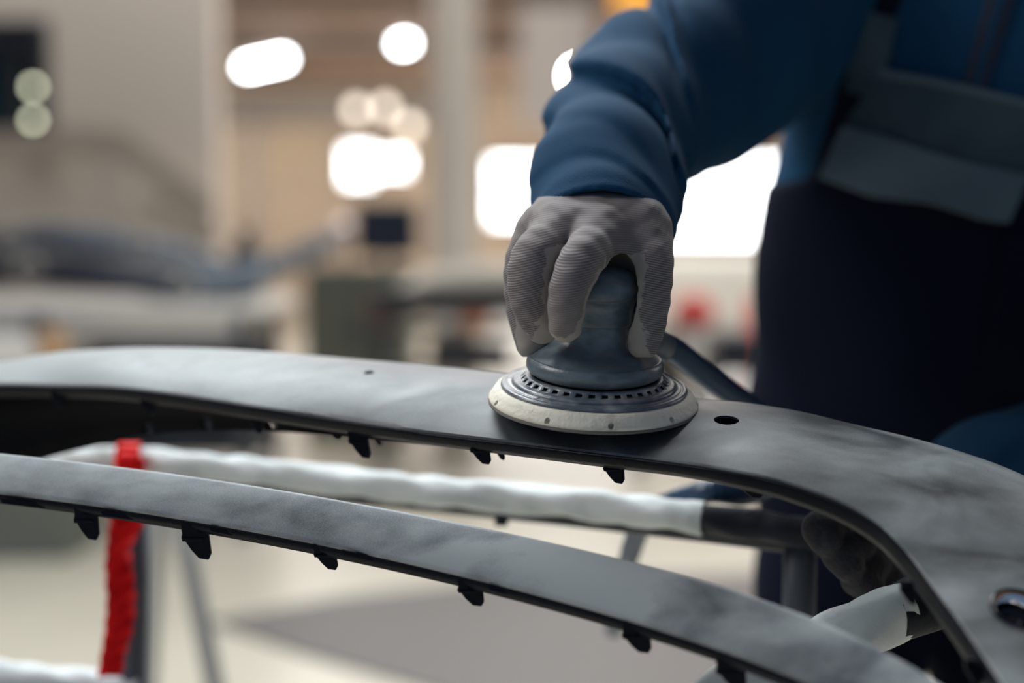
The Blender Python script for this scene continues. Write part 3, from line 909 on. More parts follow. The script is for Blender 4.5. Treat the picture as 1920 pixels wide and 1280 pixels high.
def build_upper():
    rows = []
    for (b, l, bu, fh) in ST:
        rows.append(np.concatenate([c3(*b), c3(*l), [bu, fh]]))
    q = catmull(rows, 6)
    ts = [0, .05, .12, .2, .3, .4, .5, .6, .7, .8, .87, .93, .97, 1.0]
    top, fl = [], []
    for i, r in enumerate(q):
        B, L, bu, fh = r[:3], r[3:6], r[6], r[7]
        tan = q[min(i + 1, len(q) - 1)] - q[max(i - 1, 0)]
        tan = (tan[:3] + tan[3:6]); tan /= np.linalg.norm(tan)
        across = L - B
        nrm = np.cross(across, tan); nrm /= np.linalg.norm(nrm)
        if nrm[1] < 0: nrm = -nrm
        sec = [B + np.array([0, -.010, .006]), B + np.array([0, -.004, .003])]
        for t in ts:
            sec.append(B + across * t + nrm * bu * 4 * t * (1 - t))
        aw = across / np.linalg.norm(across)
        e = sec[-1]
        down = -nrm * 0.55 + np.array([0, -0.75, 0]); down /= np.linalg.norm(down)
        top.append(sec + [e + down * 0.0012 + aw * 0.0006])
        j = 0
        f0 = e + down * 0.0010 + aw * 0.0004
        fl.append([f0, f0 + down * 0.003 - aw * 0.0004, f0 + down * (fh * 0.62 + j) - aw * 0.002, f0 + down * (fh + j) - aw * 0.006])
    def loft(name, secs, m, th):
        k = len(secs[0])
        vs = cw(np.array(secs).reshape(-1, 3))
        fs = []
        for i in range(len(secs) - 1):
            for jj in range(k - 1):
                fs.append((i * k + jj, i * k + jj + 1, (i + 1) * k + jj + 1, (i + 1) * k + jj))
        o = mesh(name, vs, fs, m, None, True)
        md = o.modifiers.new('t', 'SOLIDIFY'); md.thickness = th; md.offset = 0
        return o
    tube('lip_bead', [cw(sc_[-1] + np.array([0, -.0006, 0])) for sc_ in top[::3]], .00085, 'blackgloss', bumper, n=3, seg=8).matrix_parent_inverse = Matrix.Translation(-bumper.location)
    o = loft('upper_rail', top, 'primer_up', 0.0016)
    f = loft('edge_flange', fl, 'flange', 0.0022)
    return o, f
upper, flange = build_upper()
# cut the round holes through the rail
def cyl_at(p, nrm, r, depth, name='cutter', seg=40, sx=1.0):
    bm = bmesh.new()
    bmesh.ops.create_cone(bm, cap_ends=True, segments=seg, radius1=r, radius2=r, depth=depth)
    if sx != 1: bmesh.ops.scale(bm, vec=(sx, 1, 1), verts=bm.verts)
    me = bpy.data.meshes.new(name); bm.to_mesh(me); bm.free()
    o = bpy.data.objects.new(name, me); COL.objects.link(o)
    o.location = p
    o.rotation_euler = Vector(nrm).to_track_quat('Z', 'X').to_euler()
    return o

def ray_surface(o, u, v):
    """where the sight line of pixel u, v meets the object: (point, normal)"""
    bpy.context.view_layer.update()
    dg = bpy.context.evaluated_depsgraph_get()
    ev = o.evaluated_get(dg)
    org = Vector((0, 0, CAM_H)); dr = (W(u, v, 1.0) - org).normalized()
    ok, loc, nr, _ = ev.ray_cast(org, dr)
    if not ok: return None, None
    if nr.dot(dr) > 0: nr = -nr
    return loc, nr
h1, n1 = ray_surface(upper, 1362, 787)
h2, n2 = ray_surface(upper, 692, 698)
h3, n3 = ray_surface(upper, 1912, 1142)
cuts = [cyl_at(h1, n1, 0.0086, 0.03), cyl_at(h2, n2, 0.004, 0.03)]
if h3: cuts.append(cyl_at(h3, n3, 0.0165, 0.04, sx=0.8))
boolean_cut(upper, cuts)
edge_split(upper, 35)
put(upper, bumper); put(flange, bumper)
for hp, hn_, hr in ((h1, n1, .0086), (h2, n2, .004)):  # black cup added behind each hole so it looks dark
    hc = lathe('hole_sleeve', [(hr, -.0008), (hr + .001, -.001), (hr + .001, -.011), (0, -.011), (0, -.0095), (hr - .0002, -.0095)], 'black', None, 36)
    hc.location = hp; hc.rotation_euler = Vector(hn_).to_track_quat('Z', 'X').to_euler()
    put(hc, bumper)
# sensor opening: glossy cup with a chrome rim
if h3:
    se = lathe('sensor_socket', [(0.0165, 0.0012), (0.0175, 0.002), (0.0185, 0.001), (0.0185, -0.002), (0.016, -0.004), (0.014, -0.014), (0.006, -0.016), (0.005, -0.008), (0, -0.007)], 'blackgloss', None, 48)
    se.location = h3; se.rotation_euler = Vector(n3).to_track_quat('Z', 'X').to_euler(); se.scale = (0.86, 1, 1)
    put(se, bumper)
    cr = lathe('chrome_clip', [(0.0170, -0.0006), (0.0150, -0.0055), (0.0115, -0.0085), (0.0095, -0.0080), (0.0135, -0.0035), (0.0160, 0.0004)], 'chrome', None, 40, closed=True)
    cr.location = h3; cr.rotation_euler = Vector(n3).to_track_quat('Z', 'X').to_euler(); cr.scale = (0.86, 1, 1)
    put(cr, bumper)

# inner wall behind the lip at the far end
IW = [(-170, 735, 1.27, 930, 1.30), (0, 724, 1.225, 890, 1.27), (60, 724, 1.21, 868, 1.26), (100, 724, 1.2, 855, 1.25), (160, 726, 1.185, 840, 1.24), (213, 728, 1.17, 828, 1.225), (300, 738, 1.15, 811, 1.20), (400, 754, 1.13, 806, 1.175), (500, 768, 1.105, 808, 1.145), (600, 784, 1.08, 814, 1.11), (700, 800, 1.055, 822, 1.08), (800, 812, 1.035, 829, 1.055), (900, 824, 1.01, 838, 1.03)]
def build_inner():
    q = catmull([np.concatenate([c3(u, v, d), c3(u, v2, d2)]) for u, v, d, v2, d2 in IW], 5)
    vs, fs = [], []
    for r in q:
        for t in (0, .35, .7, 1):
            vs.append(r[:3] * (1 - t) + r[3:] * t + np.array([0, 0, 0.012 * math.sin(PI * t)]))
    vs = cw(np.array(vs))
    for i in range(len(q) - 1):
        for j in range(3):
            fs.append((i * 4 + j, i * 4 + j + 1, (i + 1) * 4 + j + 1, (i + 1) * 4 + j))
    o = mesh('inner_wall', vs, fs, 'black', None, True)
    md = o.modifiers.new('t', 'SOLIDIFY'); md.thickness = 0.0025
    return o
inner = build_inner()
cs_ = []
for (u, v) in ((390, 796), (510, 795), (280, 802)):
    p_, n_ = ray_surface(inner, u, v)
    if p_: cs_.append(cyl_at(p_, n_, 0.0045, 0.03, seg=20))
boolean_cut(inner, cs_)
put(inner, bumper)

# lower rail
LR = [(-200, 832, 904, 1.055), (-80, 842, 912, 1.045), (0, 851, 920, 1.035), (100, 862, 933, 1.025), (213, 879, 950, 1.012), (333, 893, 967, 1.0), (433, 907, 986, .99), (533, 920, 1003, .975), (640, 936, 1021, .962), (740, 958, 1045, .948), (853, 982, 1073, .933), (973, 1007, 1103, .915), (1073, 1030, 1128, .90), (1140, 1045, 1146, .888), (1280, 1083, 1190, .865), (1371, 1105, 1220, .85), (1461, 1134, 1254, .833), (1552, 1172, 1292, .815), (1643, 1215, 1335, .795), (1733, 1270, 1390, .775), (1850, 1350, 1470, .745), (1950, 1440, 1560, .72)]
def build_lower():
    rows = [np.concatenate([c3(u, v0, d + 0.022), c3(u, v1, d)]) for u, v0, v1, d in LR]
    rows = np.array(rows); par = np.array([r_[0] for r_ in LR]) / 1000.0
    pn = np.linspace(par[0], par[-1], 110)
    q = np.stack([np.polyval(np.polyfit(par, rows[:, k_], 6), pn) for k_ in range(6)], -1)
    face, fl = [], []
    for i, r in enumerate(q):
        T, B = r[:3], r[3:]
        ac = B - T
        s = [T + np.array([0, -.007, .010]), T + np.array([0, -.0015, .004])]
        for t in (0, .04, .1, .25, .4, .55, .7, .85, .95, 1.0):
            s.append(T + ac * t + np.array([0, .35, -.94]) * 0.0022 * 4 * t * (1 - t))
        s.append(B + np.array([0, -.0018, .0010]))
        face.append(s)
        j = 0
        f0 = B + np.array([0, -.0016, .0012])
        fl.append([f0, f0 + np.array([0, -.004, .0012]), f0 + np.array([0, -.0075 + j, .003])])
    out = []
    for name, secs, m, th in (('lower_rail', face, 'primer_low', 0.0016), ('lower_flange', fl, 'flange', 0.002)):
        k = len(secs[0])
        vs = cw(np.array(secs).reshape(-1, 3))
        fs = [(i * k + jj, i * k + jj + 1, (i + 1) * k + jj + 1, (i + 1) * k + jj) for i in range(len(secs) - 1) for jj in range(k - 1)]
        o = mesh(name, vs, fs, m, None, True)
        md = o.modifiers.new('t', 'SOLIDIFY'); md.thickness = th; md.offset = 0
        put(o, bumper); out.append(o)
    return out
build_lower()

# moulded mounting clips: hooked tongues with a shoulder and a notch each side
def clip_(u, v, d, w, h, slant=0, mir=False, m='flange', tip=0.35, back=0.01):
    """tongue whose top centre sits at (u,v); w,h in pixels at depth d"""
    s = d / FPX
    h = h * 1.14
    out = [(-.5, 0), (.5, 0), (.5, .45), (.5, .82), (.36, 1.0), (.36 - tip, .96), (-.25, .72), (-.40, .52), (-.56, .42), (-.5, .30)]
    if mir: out = [(-x, y) for x, y in out][::-1]
    c0 = c3(u, v, d)
    vs = []
    for z in (0, 0.0032):
        for (x, y) in out:
            vs.append(c0 + np.array([(x * w + slant * y) * s, -y * h * s, z + y * back * 0.3]))
    n_ = len(out)
    # ridge across the tongue
    fs = [tuple(range(n_)), tuple(range(n_, 2 * n_))[::-1]] + [(i, n_ + i, n_ + (i + 1) % n_, (i + 1) % n_) for i in range(n_)]
    k0 = len(vs)
    for z in (-0.0012, 0.0005):
        for (x, y) in ((-.52, .40), (.3, .40), (.3, .47), (-.52, .50)):
            xx = -x if mir else x
            vs.append(c0 + np.array([(xx * w + slant * y) * s, -y * h * s, z + y * back * 0.3]))
    fs += [(k0, k0 + 1, k0 + 2, k0 + 3), (k0 + 7, k0 + 6, k0 + 5, k0 + 4)] + [(k0 + i, k0 + 4 + i, k0 + 4 + (i + 1) % 4, k0 + (i + 1) % 4) for i in range(4)]
    o = mesh('mounting_clip', cw(np.array(vs)), fs, m)
    bm = bmesh.new(); bm.from_mesh(o.data); bmesh.ops.recalc_face_normals(bm, faces=bm.faces); bm.to_mesh(o.data); bm.free()
    md = o.modifiers.new('b', 'BEVEL'); md.width = 0.0005; md.segments = 2
    put(o, bumper)
def clip_base(u, v, d, w, h):
    pass
for a_ in ((160, 948, 1.022, 44, 58, 2), (363, 980, .998, 50, 62, 8), (606, 1020, .968, 40, 44, 8), (880, 1086, .931, 46, 46, 6), (1192, 1170, .882, 52, 50, 6), (1370, 1236, .855, 54, 52, 6)):
    clip_(*a_[:5], slant=a_[5])
for a_ in ((668, 806, 1.062, 36, 48, 10), (898, 826, 1.008, 36, 40, 6), (1150, 860, .968, 38, 42, 4), (706, 812, 1.10, 16, 22, 2), (936, 836, 1.03, 16, 24, 4), (1412, 905, .93, 40, 26, 0)):
    clip_(*a_[:5], slant=a_[5])
for a_ in ((107, 734, 1.19, 24, 28, 0), (275, 748, 1.15, 24, 26, 0), (480, 775, 1.11, 24, 34, 0), (628, 800, 1.09, 24, 22, 0), (1700, 1090, .85, 26, 40, 10), (1822, 1236, .80, 26, 44, 10)):
    clip_(*a_[:5], slant=a_[5])
# low raised stops between the clips on both flanges
def stop_(u0, u1, v0, v1, d, h):
    a0, a1 = c3(u0, v0, d), c3(u1, v1, d)
    s = d / FPX
    vs = []
    for z in (0, .003):
        vs += [a0 + [0, 0, z], a1 + [0, 0, z], a1 + [-4 * s, -h * s, z], a0 + [4 * s, -h * s, z]]
    fs = [(0, 1, 2, 3), (7, 6, 5, 4)] + [(i, 4 + i, 4 + (i + 1) % 4, (i + 1) % 4) for i in range(4)]
    put(mesh('edge_stop', cw(np.array(vs)), fs, 'flange'), bumper)
for a_ in ((0, 128, 933, 948, 1.03, 10), (188, 330, 956, 976, 1.012, 10), (392, 576, 988, 1020, .99, 8), (640, 850, 1030, 1078, .955, 8), (915, 1140, 1098, 1156, .92, 8), (1225, 1340, 1182, 1222, .875, 8)):
    stop_(*a_)
for a_ in ((720, 770, 812, 818, 1.06, 10), (840, 875, 824, 828, 1.02, 8), (1055, 1110, 852, 858, .985, 8), (1190, 1260, 872, 880, .965, 10)):
    stop_(*a_)

# ================================================================== SANDER
KS = 1.02 / FPX  # metres per pixel at the pad
tilt = math.radians(13.2); roll = math.radians(1.8)
nc = np.array([math.sin(roll), math.cos(tilt), -math.sin(tilt)]); nc /= np.linalg.norm(nc)
nw = Vector(cw(nc) - cw(np.zeros(3)))
sander = empty('orbital_sander', W(1112, 756, 1.02))
zax = nw.normalized(); xax = (Vector((1, 0, 0)) - zax * zax.x).normalized(); yax = zax.cross(xax)
sander.matrix_world = Matrix.Translation(sander.location) @ Matrix((xax, yax, zax)).transposed().to_4x4()
tag(sander, 'blue-grey palm sander with cream pad gripped by the gloved hand', 'sander')
def pr(l): return [(r * KS, h * KS) for r, h in l]
lathe('abrasive_disc', pr([(0, -2), (194, -2), (196.5, -1), (197, 2), (195.5, 3.5), (0, 3.5)]), 'disc', sander, 160)
pad = lathe('backing_pad', pr([(0, 3.6), (194, 3.6), (196, 6), (196, 10), (193, 14), (188, 22), (183, 29), (176, 31), (120, 31), (0, 31)]), 'pad', None, 160)
# worn air holes around the foam edge
cut = []
for ang in (-84, -47, -118, -160, -10):
    a_ = math.radians(ang)
    c_ = bmesh.new()
    bmesh.ops.create_cone(c_, cap_ends=True, segments=14, radius1=5.5 * KS, radius2=5.5 * KS, depth=26 * KS)
    bmesh.ops.rotate(c_, cent=(0, 0, 0), matrix=Matrix.Rotation(PI / 2, 3, 'Y'), verts=c_.verts)
    bmesh.ops.rotate(c_, cent=(0, 0, 0), matrix=Matrix.Rotation(a_, 3, 'Z'), verts=c_.verts)
    bmesh.ops.translate(c_, vec=(196 * KS * math.cos(a_), 196 * KS * math.sin(a_), 13 * KS), verts=c_.verts)
    me = bpy.data.meshes.new('c'); c_.to_mesh(me); c_.free()
    o = bpy.data.objects.new('cutter', me); COL.objects.link(o); cut.append(o)
boolean_cut(pad, cut)
edge_split(pad, 40)
pad.parent = sander
lathe('pad_rim', pr([(150, 31), (173, 31), (174.5, 33), (174, 36), (171, 38), (166, 38.5), (164, 37), (162, 38.5), (154, 40), (152, 38), (150, 38)]), 'ring', sander, 160, closed=True)
# the sheen on one side of the rim is a pale strip added below
lathe('pad_deck', pr([(118, 33), (152, 33), (153, 41), (151, 44), (147, 45.5), (141, 46), (118, 46)]), 'ring', sander, 160, closed=True)
# vented band: real openings between posts
def vent_band():
    seg = 144; prof = pr([(141, 45.5), (137, 46.5), (130.5, 52.5), (126, 55), (116, 56)])
    vs, fs = lathe_data(prof, seg)
    keep = []
    for f_i, f in enumerate(fs):
        i = f_i // seg; k = f_i % seg
        if i == 1 and k % 4 in (1, 2): continue
        keep.append(f)
    o = mesh('vent_ring', vs, keep, 'ring', sander, True)
    md = o.modifiers.new('t', 'SOLIDIFY'); md.thickness = 0.0012; md.offset = -1
    return o
vent_band()
lathe('vent_core', pr([(100, 40), (127, 46.6), (124, 50), (100, 52)]), 'black', sander, 96, closed=True)
lathe('rubber_shroud', pr([(96, 54), (108, 55), (116, 58), (124, 63), (127.5, 69), (128, 78), (126.5, 85), (123.5, 89.5), (121.5, 91), (120.8, 90.6), (119.5, 91.2), (112, 96), (100, 104), (86, 112), (76, 119), (71, 126), (68, 136), (66, 150), (64.5, 162)]), 'rubber', sander, 128)
lathe('grip_collar', pr([(60, 158), (66, 157.5), (68.5, 158.5), (69, 161), (68, 170), (67, 182), (67.5, 192), (70.5, 200), (74.5, 206), (75.6, 207.5), (74.8, 208)]), 'rubber', sander, 128)
# palm knob, slightly wider toward the thumb side
kn = lathe('palm_knob', pr([(72, 204), (75.5, 207.5), (77.5, 214), (77.5, 224), (74, 236), (66, 247), (54, 255), (38, 260), (18, 262.5), (0, 263)]), 'rubber', sander, 128)
def rim_sheen():  # pale arc that paints a sheen onto the rim
    vs = []
    n_ = 26
    for k in range(n_ + 1):
        a_ = math.radians(176 + 52 * k / n_)
        wv = 1.2 * math.sin(k * 1.9)
        for (r, h) in ((154.5, 40.4), (161.5 + wv * .3, 39.2)):
            vs.append((r * KS * math.cos(a_), r * KS * math.sin(a_), h * KS))
    mesh('film_strip', vs, [(2 * k, 2 * k + 1, 2 * k + 3, 2 * k + 2) for k in range(n_)], 'film', sander, True).modifiers.new('t', 'SOLIDIFY').thickness = .0005
M['film'] = mat('pale_film', srgb(206, 212, 214), 0.3)
rim_sheen()
# embossed arrow on the shroud front
def arrow():
    a0 = math.radians(-88)
    out = [(-22, 0), (-12, 9), (-12, 6), (20, 6), (22, 4), (22, -4), (20, -6), (-12, -6), (-12, -9)]
    vs = []
    for dr in (0.0, 1.4):
        for (x, z) in out:
            hh = 72 + z
            rr = (127.5 - 0.03 * (hh - 74) ** 2 * (1 if hh < 74 else 0.3)) - 0.6 + dr
            an = a0 + x / 127.0
            vs.append((rr * math.cos(an) * KS, rr * math.sin(an) * KS, hh * KS))
    n_ = len(out)
    fs = [tuple(range(n_, 2 * n_))] + [(i, (i + 1) % n_, n_ + (i + 1) % n_, n_ + i) for i in range(n_)]
    mesh('arrow_mark', vs, fs, 'rubber', sander)
arrow()
# exhaust stub and dust hose
tube('dust_port', [sander.matrix_world.inverted() @ W(1180, 640, 1.045), sander.matrix_world.inverted() @ W(1215, 640, 1.065), sander.matrix_world.inverted() @ W(1240, 650, 1.085)], [0.012, 0.0125, 0.0125], 'rubber', sander)
hose_w = [W(1228, 640, 1.08), W(1262, 655, 1.10), (W(1310, 692, 1.13)), W(1360, 730, 1.165), W(1410, 766, 1.20), W(1470, 830, 1.25), W(1470, 890, 1.24), W(1400, 925, 1.20), W(1310, 925, 1.20), W(1200, 990, 1.30), W(1150, 1180, 1.5)]
hz = tube('dust_hose', hose_w, 0.0098, 'hose', None, n=26, seg=20, rib=0.0004, ribstep=0.005)
bpy.context.view_layer.update()
hz.parent = sander; hz.matrix_parent_inverse = sander.matrix_world.inverted()

# ================================================================== PERSON
def pw(pts):
    return [(c3(u, v, d), r) for u, v, d, r in pts]

TORSO = [(1715, 820, 1.60, .165), (1765, 520, 1.57, .180), (1850, 215, 1.55, .205), (1885, 60, 1.54, .185)]
ZC, ZS = 1.56, 1.6
def torso_sdf(p, off=0.0):
    q = p.copy(); q[..., 2] = (q[..., 2] - ZC) * ZS + ZC
    pts = []
    for u, v, d, r in TORSO:
        c = c3(u, v, d); c[2] = (c[2] - ZC) * ZS + ZC
        pts.append((c, r + off))
    d = chain(q, pts, 0.08) / 1.15
    sh = chain(p, pw([(1520, -40, 1.52, .085 + off), (1880, -90, 1.54, .10 + off), (2170, 30, 1.50, .085 + off)]), 0.03)
    return smin(d, sh, 0.06)

def folds(p):
    """soft cloth folds over the torso"""
    x, y = p[..., 0], p[..., 1]
    return 0.0035 * np.sin(26 * (x - 0.35 * y) + 3 * np.sin(9 * y + 4 * x)) + 0.003 * np.sin(17 * y + 10 * x + 2 * np.sin(14 * x))

HR = c3(1600, 880, 1.60); HL = c3(1800, 880, 1.62)
KR = wc(np.array([.335, 1.50, .50])); KL = wc(np.array([.60, 1.58, .50]))
AR = wc(np.array([.31, 1.62, .10])); AL = wc(np.array([.63, 1.70, .10]))
def legs_sdf(p, off=0.0):
    a = chain(p, [(HR, .098 + off), (KR, .078 + off), (AR, .062 + off)], .02)
    b = chain(p, [(HL, .098 + off), (KL, .078 + off), (AL, .062 + off)], .02)
    pv = cone(p, c3(1640, 800, 1.6), c3(1760, 800, 1.6), .13 + off, .13 + off)
    return smin(smin(a, b, .03), pv, .05)

SLEEVE = pw([(1132, 424, 1.044, .0522), (1136, 345, 1.10, .0535), (1165, 250, 1.19, .0585), (1238, 160, 1.29, .0680), (1365, 70, 1.38, .0770), (1520, -30, 1.50, .0900)])
SAG = pw([(1225, 250, 1.26, .044), (1325, 205, 1.36, .053), (1440, 105, 1.46, .072)])
HEMU = [900, 985, 1000, 1030, 1060, 1095, 1130, 1165, 1200, 1225, 1243, 1254, 1262, 1300]
HEMV = [480, 432, 408, 386, 371, 361, 357, 362, 377, 396, 420, 448, 486, 570]
def sleeve_core(p, off=0.0):
    return smin(chain(p, [(c, r + off) for c, r in SLEEVE], .03), chain(p, [(c, r + off) for c, r in SAG], .03), .04)
def sleeve_sdf(p):
    d = sleeve_core(p)
    u = 960 + p[..., 0] / p[..., 2] * FPX; v = 640 - p[..., 1] / p[..., 2] * FPX
    t = (np.interp(u, HEMU, HEMV) - v) * 1.05 / FPX      # distance up the sleeve from the hem
    x, y, z = p[..., 0], p[..., 1], p[..., 2]
    t1 = t + 0.16 * (x - .07) + 0.004 * np.sin(45 * x)
    g = np.zeros_like(t)
    def fold(pos, w, a, sl, bend=0.0, ph=0.0):
        q = t + sl * (x - .07) + bend * (x - .07) ** 2 * 8 + 0.003 * np.sin(60 * x + ph)
        m_ = (0.55 + 0.45 * np.sin(22 * x + 15 * y + ph)) * np.clip((.128 + 0.2 * t - x) / .035, 0, 1)
        return 1.5 * a * m_ * np.exp(-((q - pos) / w) ** 2)
    g = fold(.022, .0045, -.0045, .10, .05, 2.0) + fold(.030, .008, .0030, .10, 0, 2.0) + fold(.048, .006, -.0075, .42, .3, .7) + fold(.062, .010, .0045, .40, .2, .7)
    g = g + fold(.084, .008, -.0050, .15, .4, 3.2) + fold(.100, .011, .0042, .15, .4, 3.2) + fold(.125, .008, -.0040, .55, .1, 5.0) + fold(.142, .012, .0040, .5, .1, 5.0)
    g = g + fold(.175, .012, -.0060, .2, .5, 1.0) + fold(.200, .014, .0050, .2, .5, 1.0) + fold(.235, .014, -.0050, .6, 0, 4.0) + fold(.262, .016, .0055, .6, 0, 4.0)
    g = g + 0.0020 * np.sin(38 * x - 24 * y + 16 * z + 2 * np.sin(17 * y + 9 * x)) * np.clip(t / .05, 0, 1)
    bead = 0.0020 * np.exp(-((t - .004) / .003) ** 2)
    d = d - g - bead
    d = np.maximum(d, -t)
    inner_ = smin(cone(p, c3(1130, 478, 1.04), c3(1136, 358, 1.10), .0466, .0466), cone(p, c3(1136, 350, 1.10), c3(1150, 280, 1.15), .045, .03), .01)
    return np.maximum(d, -inner_)

HEAD = c3(1965, -330, 1.42)
body_lo = wc(np.array([0, 1.2, 0]))
def head_sdf(p):
    d = ell(p, HEAD + [0, .02, .01], [.078, .105, .098])
    d = smin(d, ell(p, HEAD + [-.018, -.06, -.025], [.055, .065, .062]), .03)        # jaw
    d = smin(d, cone(p, HEAD + [-.03, .012, -.088], HEAD + [-.036, -.022, -.112], .009, .014), .012)  # nose
    for s in (-1, 1):
        d = smin(d, ell(p, HEAD + [s * .078, -.005, .012], [.012, .032, .02]), .008)    # ears
        d = np.maximum(d, -ell(p, HEAD + [-.022 + s * .032, .014, -.098], [.016, .010, .016]))
    d = smin(d, ell(p, HEAD + [-.032, -.052, -.092], [.022, .006, .010]), .006)         # lips
    nk = cone(p, c3(1925, -110, 1.53), HEAD + [0, -.05, .03], .062, .055)
    return smin(d, nk, .03)
LSL = pw([(2170, 30, 1.50, .085), (2190, 380, 1.46, .072), (2180, 770, 1.38, .062), (1990, 858, 1.30, .052), (1850, 893, 1.235, .047), (1700, 962, 1.16, .044)])
def body_sdf(p):
    d = torso_sdf(p, -.014)
    d = smin(d, legs_sdf(p, -.014), .03)
    d = smin(d, chain(p, [(c, max(r - .016, .02)) for c, r in SLEEVE[1:]], .02), .03)
    d = smin(d, chain(p, [(c, r - .014) for c, r in LSL], .02), .03)
    return smin(d, head_sdf(p), .02)
lo = np.array([.02, -1.16, 1.04]); hi = np.array([.86, .66, 1.80])
person = sdf_mesh('person', body_sdf, lo, hi, .008, 'skin')
tag(person, 'person in blue jacket and dark bib overalls leaning over the bumper', 'person')
# eyes and hair
for s in (-1, 1):
    c_ = Vector(cw(HEAD + [-.022 + s * .032, .013, -.082]))
    e = lathe('eye', [(0, -.011), (.006, -.0095), (.0095, -.0055), (.011, 0), (.0095, .0055), (.006, .0095), (0, .011)], 'eye', None, 20)
    e.location = c_; put(e, person)
    ir = lathe('iris', [(0, .0012), (.0045, .0008), (.0052, 0), (0, 0)], 'hair', None, 20)
    dv = (W(1110, 620, 1.0) - c_).normalized()
    ir.location = c_ + dv * .0106; ir.rotation_euler = dv.to_track_quat('Z', 'Y').to_euler(); put(ir, e)
def hair_sdf(p):
    d = ell(p, HEAD + [0, .03, .02], [.086, .108, .104])
    cutp = (p - (HEAD + np.array([0, .05, -.06]))) @ (np.array([0, -.75, -.66]))
    return np.maximum(d, cutp)
sdf_mesh('hair', hair_sdf, HEAD - .16, HEAD + .17, .005, 'hair', person)

# jacket torso and the other sleeve
def jacket_sdf(p):
    d = torso_sdf(p) - folds(p)
    d = np.maximum(d, -(p[..., 1] + 0.145))
    ls = chain(p, LSL, .02)
    x, y = p[..., 0], p[..., 1]
    ls = ls - 0.004 * np.sin(48 * x - 20 * y + 2 * np.sin(30 * y))
    cutp = (np.array(c3(1700, 962, 1.16)) - p) @ np.array([-1.0, -.35, -.3])
    d2 = np.maximum(ls, -cutp - .01)
    col = cone(p, c3(1925, -110, 1.53), c3(1940, -190, 1.50), .075, .072)
    col = np.maximum(col, -cone(p, c3(1925, -110, 1.53), c3(1948, -240, 1.48), .064, .060))
    return smin(smin(d, d2, .03), col, .01)
sdf_mesh('jacket', jacket_sdf, [.14, -.22, 1.05], [.88, .60, 1.80], .0055, 'jacket', person)
sdf_mesh('sleeve', sleeve_sdf, [-.02, .03, .98], [.42, .50, 1.66], .0028, 'jacket', person, relax=2)

# overalls: follows the torso, cut out along the bib outline
BIB = [(1100, 4400), (1100, 480), (1398, 420), (1440, 345), (1520, 330), (1545, 250), (1578, 140), (1606, -10), (1640, -230), (1740, -230), (1690, 10), (1648, 130), (1760, 152), (1920, 188), (2020, 215), (2110, 30), (2160, -230), (2280, -230), (2200, 60), (2120, 330), (2400, 420), (2400, 4400)]
def poly_sdf(u, v, poly):
    d = np.full(u.shape, 1e12); s = np.ones(u.shape)
    n_ = len(poly)
    for i in range(n_):
        ax_, ay = poly[i]; bx, by = poly[i - 1]
        ex, ey = bx - ax_, by - ay
        wx, wy = u - ax_, v - ay
        t = np.clip((wx * ex + wy * ey) / (ex * ex + ey * ey), 0, 1)
        d = np.minimum(d, (wx - ex * t) ** 2 + (wy - ey * t) ** 2)
        c1 = v >= ay; c2 = v < by; c3_ = ex * wy > ey * wx
        flip = (c1 & c2 & c3_) | (~c1 & ~c2 & ~c3_)
        s = np.where(flip, -s, s)
    return s * np.sqrt(d)
def overall_sdf(p):
    up = torso_sdf(p, .005) - folds(p)
    u = 960 + p[..., 0] / p[..., 2] * FPX; v = 640 - p[..., 1] / p[..., 2] * FPX
    pd = poly_sdf(u, v, BIB) * 1.5 / FPX
    x, y = p[..., 0], p[..., 1]
    lg = legs_sdf(p, .004) - 0.004 * np.sin(30 * y + 14 * x + 2 * np.sin(22 * x))
    d = smin(up, lg, .04)
    d = np.maximum(d, pd)
    return d
sdf_mesh('overalls', overall_sdf, [.10, -1.14, 1.34], [.86, .60, 1.86], .0065, 'overall', person)

def drape(name, fn_uv, nu, nv, m, off=0.008, th=0.003, smooth=True, wav=0.0):
    """cloth piece laid on the torso front: fn_uv(s,t)->(u,v), sight-line march to the torso surface"""
    S, T = np.meshgrid(np.linspace(0, 1, nu), np.linspace(0, 1, nv), indexing='ij')
    U, V_ = fn_uv(S, T)
    d = np.full(U.shape, 1.25)
    for _ in range(60):
        P_ = np.stack([(U - 960) / FPX * d, (640 - V_) / FPX * d, d], -1)
        f = torso_sdf(P_, off) - folds(P_)
        d = d + np.clip(f, -.02, .02) * 0.8
    P_ = np.stack([(U - 960) / FPX * d, (640 - V_) / FPX * d, d], -1)
    if wav:
        P_[..., 2] -= wav * (np.sin(S * 9 + T * 2) * T * 0.8 + 0.8 * T)
    vs = cw(P_.reshape(-1, 3))
    fs = [(i * nv + j, (i + 1) * nv + j, (i + 1) * nv + j + 1, i * nv + j + 1) for i in range(nu - 1) for j in range(nv - 1)]
    o = mesh(name, vs, fs, m, person, smooth)
    md = o.modifiers.new('t', 'SOLIDIFY'); md.thickness = th; md.offset = 0
    md2 = o.modifiers.new('b', 'BEVEL'); md2.width = 0.001; md2.segments = 2; md2.limit_method = 'ANGLE'
    return o
def lerp_poly(top, bot):
    top = np.array(top, float); bot = np.array(bot, float)
    def f(S, T):
        def ev(pl, s):
            x = s * (len(pl) - 1)
            i = np.clip(np.floor(x).astype(int), 0, len(pl) - 2)
            t = x - i
            return pl[i, 0] * (1 - t) + pl[i + 1, 0] * t, pl[i, 1] * (1 - t) + pl[i + 1, 1] * t
        u0, v0 = ev(top, S); u1, v1 = ev(bot, S)
        return u0 * (1 - T) + u1 * T, v0 * (1 - T) + v1 * T
    return f
